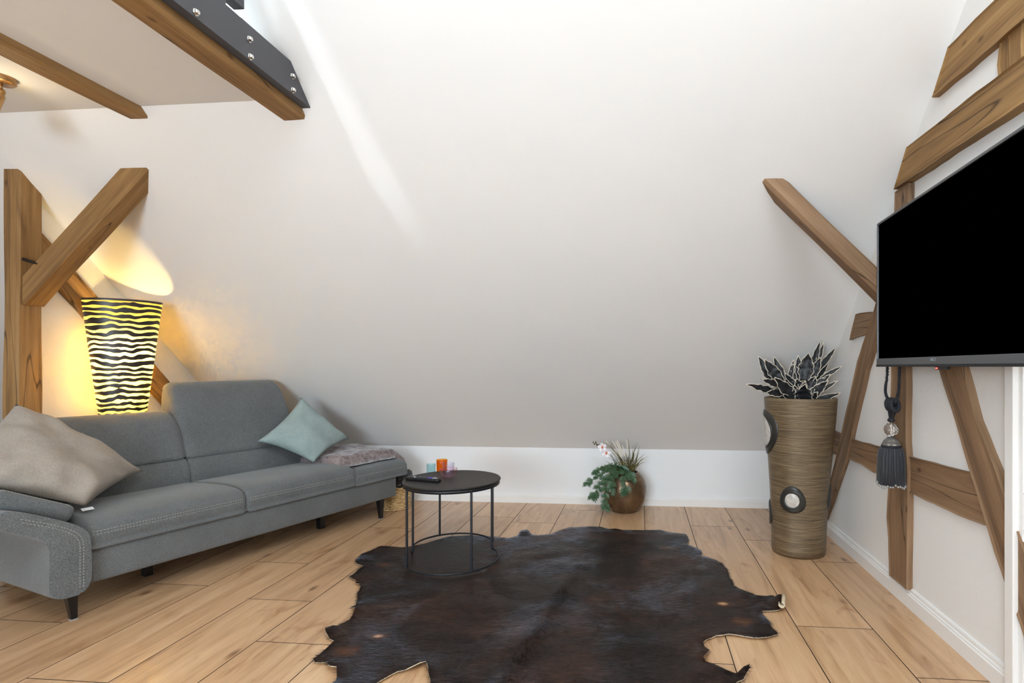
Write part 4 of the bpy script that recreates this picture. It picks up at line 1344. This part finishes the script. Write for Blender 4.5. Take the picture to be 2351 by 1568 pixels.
# ------------------------------------------------------------------ bronze pot on the floor by the knee wall
PC = (-0.115, 4.298)
POT = [(0.001, 0.0), (0.076, 0.0), (0.092, 0.006), (0.128, 0.042), (0.155, 0.092), (0.167, 0.148), (0.166, 0.190), (0.154, 0.238), (0.134, 0.274), (0.112, 0.297), (0.101, 0.302), (0.095, 0.297), (0.098, 0.284), (0.108, 0.268)]
pot = lathe('planter_pot', POT, MAT['pot'], None, n=56, cap0=False); pot.location = (PC[0], PC[1], 0)
tag(pot, 'round glossy bronze pot on the floor by the low white wall', 'pot')
lathe('soil', [(0.001, 0.270), (0.094, 0.268)], MAT['soil'], pot, n=40, cap0=False)

def monstera_mesh():
    g = Geo()
    vs, fs = [], []
    def quad(a, b, c, d):
        o = len(vs); vs.extend([a, b, c, d]); fs.append((o, o + 1, o + 2, o + 3))
    Lf = 1.0
    wid = lambda s: 0.46 * math.sin(min(1, s * 1.15 + 0.10) * math.pi) ** 0.6 if s < 0.82 else 0.20 * (1 - s) / 0.18 + 0.05
    N = 5
    for sd in (1, -1):
        for k in range(N):
            s0 = 0.02 + k * 0.185; s1 = s0 + 0.140
            r0, r1 = s0, s0 + 0.185
            w0, w1 = wid(s0), wid(s1)
            fold = lambda w: 0.18 * w
            quad((r0, 0, 0), (r0, sd * w0 * 0.5, fold(w0 * 0.5)), (r1, sd * w1 * 0.5, fold(w1 * 0.5)), (r1, 0, 0))
            sw = 0.16
            quad((s0, sd * w0 * 0.5, fold(w0 * .5)), (s0 + sw * 0.6, sd * w0 * 0.8, fold(w0 * .8)), (s1 + sw * 0.55, sd * w1 * 0.8, fold(w1 * .8)), (s1, sd * w1 * 0.5, fold(w1 * .5)))
            quad((s0 + sw * 0.6, sd * w0 * 0.8, fold(w0 * .8)), (s0 + sw * 1.1, sd * w0, fold(w0) - 0.02), (s1 + sw * 0.8, sd * w1 * 0.98, fold(w1) - 0.02), (s1 + sw * 0.55, sd * w1 * 0.8, fold(w1 * .8)))
    quad((0.95, -0.06, 0.01), (0.95, 0.06, 0.01), (1.12, 0.012, -0.02), (1.12, -0.012, -0.02))
    vs = [(x, y, z - 0.12 * x * x) for x, y, z in vs]
    me = bpy.data.meshes.new('leaf'); me.from_pydata(vs, [], fs); me.update(); me.materials.append(MAT['leaf_green'])
    return me
mon = empty('trailing_monstera', (PC[0] - 0.04, PC[1] - 0.02, 0.275))
tag(mon, 'trailing plant with small split green leaves spilling over the bronze pot', 'plant')
LM = monstera_mesh()
MO = Vector((PC[0] - 0.04, PC[1] - 0.02, 0.275))
rm = random.Random(12)
vines = [[(0, 0, 0), (-0.05, -0.05, 0.06), (-0.12, -0.09, 0.045), (-0.20, -0.10, 0.0), (-0.285, -0.10, -0.045)],
         [(0, 0, 0), (-0.03, -0.08, 0.05), (-0.08, -0.13, 0.02), (-0.12, -0.15, -0.07), (-0.13, -0.15, -0.17), (-0.12, -0.14, -0.235)],
         [(0, 0, 0), (0.00, -0.08, 0.04), (0.03, -0.14, 0.02), (0.055, -0.165, -0.06), (0.05, -0.17, -0.11)],
         [(0, 0, 0), (-0.04, -0.03, 0.07), (-0.10, -0.05, 0.075), (-0.17, -0.06, 0.055), (-0.22, -0.07, 0.03)],
         [(0, 0, 0), (-0.04, -0.07, 0.05), (-0.11, -0.12, 0.0), (-0.18, -0.13, -0.07), (-0.22, -0.13, -0.125), (-0.24, -0.13, -0.15)],
         [(0, 0, 0), (0.03, -0.06, 0.045), (0.07, -0.11, 0.035), (0.11, -0.12, 0.01)],
         [(0, 0, 0), (-0.02, -0.06, 0.06), (-0.05, -0.11, 0.03), (-0.07, -0.155, -0.04), (-0.06, -0.165, -0.10)]]
for vn in vines:
    path = [Vector((q.x * 0.80 if q.x < 0 else q.x, q.y, q.z * 0.88 if q.z < 0 else q.z)) for q in catmull(vn, 24, closed=False)]
    tube('vine', path, 0.0022, MAT['stem'], mon, n=5)
    step = 3 if len(vn) < 6 else 2
    for i in range(6, len(path), step):
        for sd in (1, -1):
            if rm.random() < 0.15: continue
            p = path[i]; t_ = (path[min(i + 1, len(path) - 1)] - path[i - 1]).normalized()
            out = Vector((rm.uniform(-0.7, 0.5), -0.75, rm.uniform(-0.2, 0.7)))
            dirv = (t_ * 0.6 + Vector((sd * rm.uniform(0.3, 0.9), -0.25, rm.uniform(-0.5, 0.4)))).normalized()
            nz = (Vector((-0.1, -0.85, 0.6)) + Vector((rm.uniform(-.4, .4), 0, rm.uniform(-.4, .4))))
            nz = (nz - dirv * nz.dot(dirv)).normalized()
            s = rm.uniform(0.038, 0.054)
            Mx = Matrix((dirv, nz.cross(dirv), nz)).transposed().to_4x4()
            Mx.translation = p + nz * 0.006
            o = bpy.data.objects.new('leaf', LM); COL.objects.link(o); o.parent = mon
            o.matrix_local = Mx @ Matrix.Scale(s, 4)

orc = empty('orchid', (PC[0] - 0.02, PC[1] - 0.01, 0.275))
tag(orc, 'white orchid with orange centres leaning left out of the bronze pot', 'flower')
OO = Vector((PC[0] - 0.02, PC[1] - 0.01, 0.275))
sp = catmull([(-0.03, -0.02, 0.0), (-0.055, -0.04, 0.10), (-0.085, -0.05, 0.165), (-0.125, -0.06, 0.205), (-0.165, -0.065, 0.235), (-0.205, -0.07, 0.248)], 30, closed=False)
tube('stem', sp, 0.0022, MAT['stem'], orc, n=6)
def petal_mesh():
    vs, fs = [(0, 0, 0)], []
    N = 14
    for k in range(N + 1):
        a = -1 + 2 * k / N
        r = math.cos(a * math.pi / 2) ** 0.45
        x = 0.5 + 0.5 * math.sin(a * math.pi / 2)
        vs.append((x if False else 0.55 + 0.45 * math.cos(a * math.pi), 0.36 * math.sin(a * math.pi), 0.06 * math.cos(a * 6)))
    for k in range(1, N + 1): fs.append((0, k, k + 1))
    me = bpy.data.meshes.new('petal'); me.from_pydata(vs, [], fs); me.update(); me.materials.append(MAT['petal'])
    return me
PM = petal_mesh()
for c, sc, tw in (((-0.145, -0.085, 0.222), 0.036, 0.2), ((-0.115, -0.080, 0.178), 0.036, 0.9)):
    fl_ = sphere('flower_core', c, 0.0085, MAT['petal_core'], orc, 10, 8, (0.9, 1.2, 1.3))
    for k in range(5):
        a = tw + k * 2 * math.pi / 5 + math.pi / 2
        d = Vector((math.cos(a), -0.22, math.sin(a))).normalized(); nz = Vector((0.1, -1, 0.1)); nz = (nz - d * nz.dot(d)).normalized()
        Mx = Matrix((d, nz.cross(d), nz)).transposed().to_4x4(); Mx.translation = Vector(c) + Vector((0, 0.004, 0))
        o = bpy.data.objects.new('petal', PM); COL.objects.link(o); o.parent = fl_; o.matrix_local = Mx @ Matrix.Scale(sc, 4)
for c, r in (((-0.185, -0.075, 0.238), 0.0065), ((-0.195, -0.07, 0.256), 0.006), ((-0.206, -0.07, 0.243), 0.0055), ((-0.214, -0.07, 0.256), 0.005)):
    sphere('bud', c, r, MAT['stem'], orc, 10, 8, (1, 1, 1.25))
# broad strap leaves of the orchid
for sgn, tipv in ((1, (-0.02, -0.06, 0.070)), (-1, (0.055, -0.07, 0.04))):
    path = catmull([(-0.02, -0.01, 0.0), (-0.015 * sgn - 0.01, -0.02, 0.06), (0.0, -0.05, 0.082), tipv], 18, closed=False)
    vs, fs = [], []
    for i, p in enumerate(path):
        s = i / (len(path) - 1)
        w = 0.024 * math.sin(max(0.04, min(1, s * 0.95 + 0.05)) * math.pi) ** 0.5
        vs += [(p.x - w, p.y, p.z + 0.004), (p.x, p.y - 0.003, p.z), (p.x + w, p.y, p.z + 0.004)]
    for i in range(len(path) - 1):
        for k in range(2): fs.append((i * 3 + k, i * 3 + k + 1, i * 3 + k + 4, i * 3 + k + 3))
    obj('strap_leaf', vs, fs, MAT['leaf_orchid'], orc, True)

gr = empty('grass_clump', (PC[0] + 0.03, PC[1], 0.275))
tag(gr, 'olive ornamental grass with cream plumes rising from the bronze pot', 'plant')
def grass_blade(base, tip, w, sag):
    base, tip = Vector(base), Vector(tip)
    mid = base.lerp(tip, 0.55) + Vector((0, 0, sag))
    pt = [base * (1 - t) ** 2 + mid * 2 * t * (1 - t) + tip * t * t for t in [i / 9 for i in range(10)]]
    vs, fs = [], []
    for i, p in enumerate(pt):
        d = (pt[min(i + 1, 9)] - pt[max(i - 1, 0)]).normalized()
        sdv = d.cross(Vector((0.1, -1, 0.2))).normalized() * (w * (1 - (i / 9) ** 2) + 0.0002)
        vs += [p - sdv, p + sdv + Vector((0, 0.0006, 0))]
    for i in range(9): fs.append((2 * i, 2 * i + 1, 2 * i + 3, 2 * i + 2))
    return vs, fs
rg = random.Random(5)
gg = Geo()
tips = [(-0.175, -0.05, 0.258, 0.05), (-0.155, -0.05, 0.228, 0.05), (-0.005, -0.04, 0.295, 0.03), (0.075, -0.05, 0.262, 0.03), (0.085, -0.04, 0.232, 0.04), (0.085, -0.06, 0.205, 0.03), (0.115, -0.07, 0.142, 0.03), (0.055, -0.03, 0.25, 0.0), (-0.10, -0.05, 0.20, 0.05), (-0.09, -0.06, 0.165, 0.06), (0.035, -0.02, 0.24, 0.0), (0.065, -0.05, 0.13, 0.0)]
for tp in tips:
    gg.add(grass_blade((rg.uniform(-0.02, 0.035), rg.uniform(-0.03, 0.02), -0.01), tp[:3], 0.0032, tp[3]))
for i in range(48):
    gg.add(grass_blade((rg.uniform(-0.03, 0.04), rg.uniform(-0.04, 0.03), -0.01), (rg.gauss(-0.015, 0.07), rg.uniform(-0.07, 0.03), rg.uniform(0.08, 0.20)), 0.0026, rg.uniform(0.0, 0.06)))
bl = gg.out('blades', MAT['grass'], gr, True); tag(bl, kind='stuff')
for tx, tz in ((-0.172, 0.262), (-0.125, 0.262), (-0.098, 0.258), (-0.085, 0.264), (-0.048, 0.228), (-0.015, 0.266)):
    b0 = Vector((-0.02 + tx * 0.12, -0.01, 0.03)); t0 = Vector((tx, -0.03, tz))
    pth = [b0.lerp(t0, k / 14) + Vector((0.012 * math.sin(k / 14 * math.pi), 0, 0.01 * math.sin(k / 14 * math.pi))) for k in range(15)]
    tube('plume', pth, 0.004, MAT['plume'], gr, n=7, rfun=lambda s: 0.0012 if s < 0.45 else 0.0052 * (1 - 0.35 * s) * (1 + 0.25 * math.sin(s * 60)))

# ------------------------------------------------------------------ wicker waste basket at the end of the sofa
bk = empty('waste_basket', (-1.905, 4.215, 0))
tag(bk, 'straw wicker waste basket with black bag liner behind the sofa end', 'basket')
g = Geo()
NR, NS = 15, 28
for r_ in range(NR):
    z = 0.008 + r_ * 0.0135
    rad = 0.108 + 0.014 * math.sin(r_ / NR * math.pi * 0.6)
    pth = []
    for k in range(NS * 4):
        a = 2 * math.pi * k / (NS * 4)
        rr2 = rad + 0.0045 * math.sin(NS / 2 * a + math.pi * (r_ % 2))
        pth.append((rr2 * math.cos(a), rr2 * math.sin(a), z))
    g.add(tube_geo(pth, 0.0068, 6, closed=True))
wv = g.out('weave', MAT['wicker'], bk, True); tag(wv, kind='stuff')
lathe('base', [(0.001, 0.002), (0.106, 0.002)], MAT['wicker'], bk, n=30, cap0=False)
bm = bmesh.new()
prof = [(0.120, 0.185), (0.128, 0.178), (0.134, 0.186), (0.134, 0.205), (0.137, 0.235), (0.135, 0.265), (0.128, 0.285), (0.112, 0.284), (0.105, 0.25), (0.10, 0.12)]
v, f = lathe_geo(prof, 72, cap0=False)
vs = []
for q in v:
    a = math.atan2(q[1], q[0])
    k = noise.noise(Vector((math.cos(a) * 5, math.sin(a) * 5, q[2] * 26))) * 0.012 + noise.noise(Vector((math.cos(a) * 11, math.sin(a) * 11, q[2] * 60))) * 0.006
    vs.append((q[0] * (1 + k * 5), q[1] * (1 + k * 5), q[2] + k * 0.5))
bgl = obj('bag_liner', vs, f, MAT['bag'], bk, False); bgl['label'] = 'crumpled shiny black bin bag'

# ------------------------------------------------------------------ tassel hanging on the gable wall behind the television
TX, TY = 1.150, 2.705
ts = empty('curtain_tassel', (TX, TY, 0.55))
tag(ts, 'black corded tassel with crystal beads hanging below the television', 'tassel')
def rope(name, pts, parent):
    path = catmull(pts, 40, closed=False)
    g = Geo()
    acc = 0.0
    for ph in (0, 2 * math.pi / 3, 4 * math.pi / 3):
        hel = []
        L = 0.0
        for i, p in enumerate(path):
            if i: L += (p - path[i - 1]).length
            t_ = (path[min(i + 1, len(path) - 1)] - path[max(0, i - 1)]).normalized()
            a_ = t_.cross(Vector((1, 0.2, 0.1))).normalized(); b_ = t_.cross(a_)
            an = L / 0.022 * 2 * math.pi + ph
            hel.append(p + (a_ * math.cos(an) + b_ * math.sin(an)) * 0.0038)
        g.add(tube_geo(hel, 0.0042, 6))
    return g.out(name, MAT['rope'], parent, True)
rope('cord', [(0.03, -0.02, 0.75), (0.005, 0.035, 0.62), (0.0, 0.045, 0.50), (-0.004, 0.052, 0.44), (0.0, 0.035, 0.395), (0.0, 0.012, 0.375)], ts)
rope('cord', [(0.03, -0.02, 0.75), (0.015, -0.055, 0.62), (0.01, -0.058, 0.50), (0.005, -0.058, 0.43), (0.0, -0.045, 0.395), (0.0, -0.02, 0.375)], ts)
for k in range(4):
    a0 = -0.030 + k * 0.018
    pth = [(0.017 * math.cos(2 * math.pi * i / 16), a0 - 0.010 + 0.006 * math.sin(2 * math.pi * i / 16), 0.375 + 0.026 * math.sin(2 * math.pi * i / 16)) for i in range(16)]
    tube('knot_turn', pth, 0.0085, MAT['rope'], ts, n=7, closed=True)
rope('cord', [(0.0, 0.022, 0.365), (0.0, 0.014, 0.335), (0.0, 0.004, 0.305)], ts)
rope('cord', [(0.0, -0.042, 0.365), (0.0, -0.025, 0.335), (0.0, 0.0, 0.305)], ts)
lathe('cap', [(0.010, 0.296), (0.015, 0.299), (0.016, 0.305), (0.014, 0.312), (0.006, 0.314)], MAT['rope'], ts, n=16, cap1=True)
bm = bmesh.new(); bmesh.ops.create_icosphere(bm, subdivisions=2, radius=0.032)
for v in bm.verts: v.co.z = v.co.z * 1.05 + 0.262
bobj('crystal_ball', bm, MAT['crystal'], ts)
tube('core_rod', [(0, 0, 0.18), (0, 0, 0.298)], 0.0025, MAT['chrome'], ts, n=6)
v, f = lathe_geo([(0.038, 0.186), (0.040, 0.192), (0.030, 0.212), (0.014, 0.228), (0.006, 0.231)], 14, cap1=True)
obj('crystal_dome', v, f, MAT['crystal'], ts)
pth = [(0.037 * math.cos(2 * math.pi * i / 24), 0.037 * math.sin(2 * math.pi * i / 24), 0.184) for i in range(24)]
tube('collar', pth, 0.007, MAT['rope'], ts, n=6, closed=True)
def frw(a, z): return 1 + 0.035 * math.sin(26 * a) + 0.03 * math.sin(7 * a + 2)
lathe('fringe', [(0.040, 0.182), (0.050, 0.170), (0.055, 0.13), (0.057, 0.07), (0.058, 0.012), (0.05, 0.008), (0.002, 0.008)], MAT['fringe'], ts, n=120, cap0=False, wob=frw)
g = Geo()
rb = random.Random(2)
for k in range(34):
    a = 2 * math.pi * k / 34
    bm = bmesh.new(); bmesh.ops.create_icosphere(bm, subdivisions=1, radius=0.0062)
    cx, cy, cz = 0.058 * math.cos(a), 0.058 * math.sin(a), 0.008 + rb.uniform(-0.008, 0.010)
    g.add(([(v.co.x + cx, v.co.y + cy, v.co.z + cz) for v in bm.verts], [tuple(v.index for v in fc.verts) for fc in bm.faces])); bm.free()
bt = g.out('bead_trim', MAT['bead'], ts); tag(bt, kind='stuff')

# ------------------------------------------------------------------ television
TVA = R(2.58)
tv = empty('television', (1.12 + 0.0, 2.778, 1.108), -TVA)     # local -y runs along the screen towards the camera, local +x into the wall
tag(tv, 'large switched-off flat television on the half-timbered gable wall', 'television')
TW, TH = 1.14, 0.668
box('housing', 0.012, 0.050, -TW + 0.02, -0.02, 0.02, TH - 0.02, MAT['tv_back'], tv, bev=0.006)
box('screen', 0.002, 0.014, -TW + 0.010, -0.010, 0.028, TH - 0.010, MAT['tv_black'], tv)
for nm, y0, y1, z0, z1 in (('bezel', -TW, 0.0, TH - 0.010, TH), ('bezel', -0.010, 0.0, 0.0, TH - 0.010), ('bezel', -TW, -TW + 0.010, 0.0, TH - 0.010)):
    box(nm, -0.004, 0.020, y0, y1, z0, z1, MAT['tv_bezel'], tv, bev=0.0015)
box('bottom_bezel', -0.006, 0.020, -TW, 0.0, 0.0, 0.030, MAT['tv_bezel'], tv, bev=0.002)
box('lower_lip', -0.007, 0.022, -TW, 0.0, -0.008, 0.0015, MAT['tv_back'], tv)
box('wall_mount', 0.050, 0.118, -0.75, -0.40, 0.20, 0.46, MAT['black_metal'], tv)
def text(name, body, size, loc, parent, mat):
    c = bpy.data.curves.new(name, 'FONT'); c.body = body; c.size = size; c.extrude = 0.0004; c.align_x = 'CENTER'
    c.materials.append(mat)
    o = bpy.data.objects.new(name, c); COL.objects.link(o); o.parent = parent
    # reads left to right as the wall is faced: local +x of the text runs along -y, its +z faces -x
    bpy.context.view_layer.update()
    me = bpy.data.meshes.new_from_object(o.evaluated_get(bpy.context.evaluated_depsgraph_get()))
    bpy.data.objects.remove(o)
    me.materials.clear()
    return link(name, me, mat, parent, False, Matrix.Translation(loc) @ Matrix(((0, 0, -1), (-1, 0, 0), (0, 1, 0))).to_4x4())
text('logo', 'METZ', 0.016, (-0.0066, -TW / 2, 0.013), tv, MAT['logo'])
ir = box('sensor_pod', -0.002, 0.016, -0.652, -0.575, -0.019, -0.0075, MAT['tv_back'], tv, bev=0.002)
for yy in (-0.586, -0.593):
    sphere('standby_light', (-0.0025, yy, -0.0135), 0.0028, MAT['led_red'], ir, 8, 6)

# ------------------------------------------------------------------ ceiling spotlight at the left edge
SPC = (-2.705, 2.140, FLAT)
spot = empty('ceiling_spotlight', SPC)
tag(spot, 'small brass ceiling spotlight, lit, at the upper left edge', 'lamp')
lathe('canopy', [(0.046, -0.024), (0.050, -0.020), (0.050, 0.0)], MAT['brass'], spot, n=32)
tube('stem', [(0, 0, -0.024), (0, 0, -0.052)], 0.007, MAT['brass'], spot, n=10)
sphere('joint', (0, 0, -0.062), 0.016, MAT['brass'], spot, 16, 10)
shm = Matrix.Translation((0.0, 0.0, -0.070)) @ Matrix.Rotation(R(-28), 4, 'X') @ Matrix.Rotation(R(24), 4, 'Y')
lathe('shade', [(0.018, 0.0), (0.022, -0.006), (0.038, -0.05), (0.058, -0.095), (0.056, -0.095), (0.036, -0.048), (0.018, -0.006)], MAT['brass'], spot, n=36, matrix=shm, cap0=False)
bb = sphere('bulb', (0, 0, -0.055), 0.026, MAT['bulb_spot'], spot); bb.matrix_local = shm
light('spotlight_lamp', 'POINT', (SPC[0] + 0.03, SPC[1] - 0.04, SPC[2] - 0.17), 1.1, (1.0, 0.80, 0.50), shadow_soft_size=0.03)
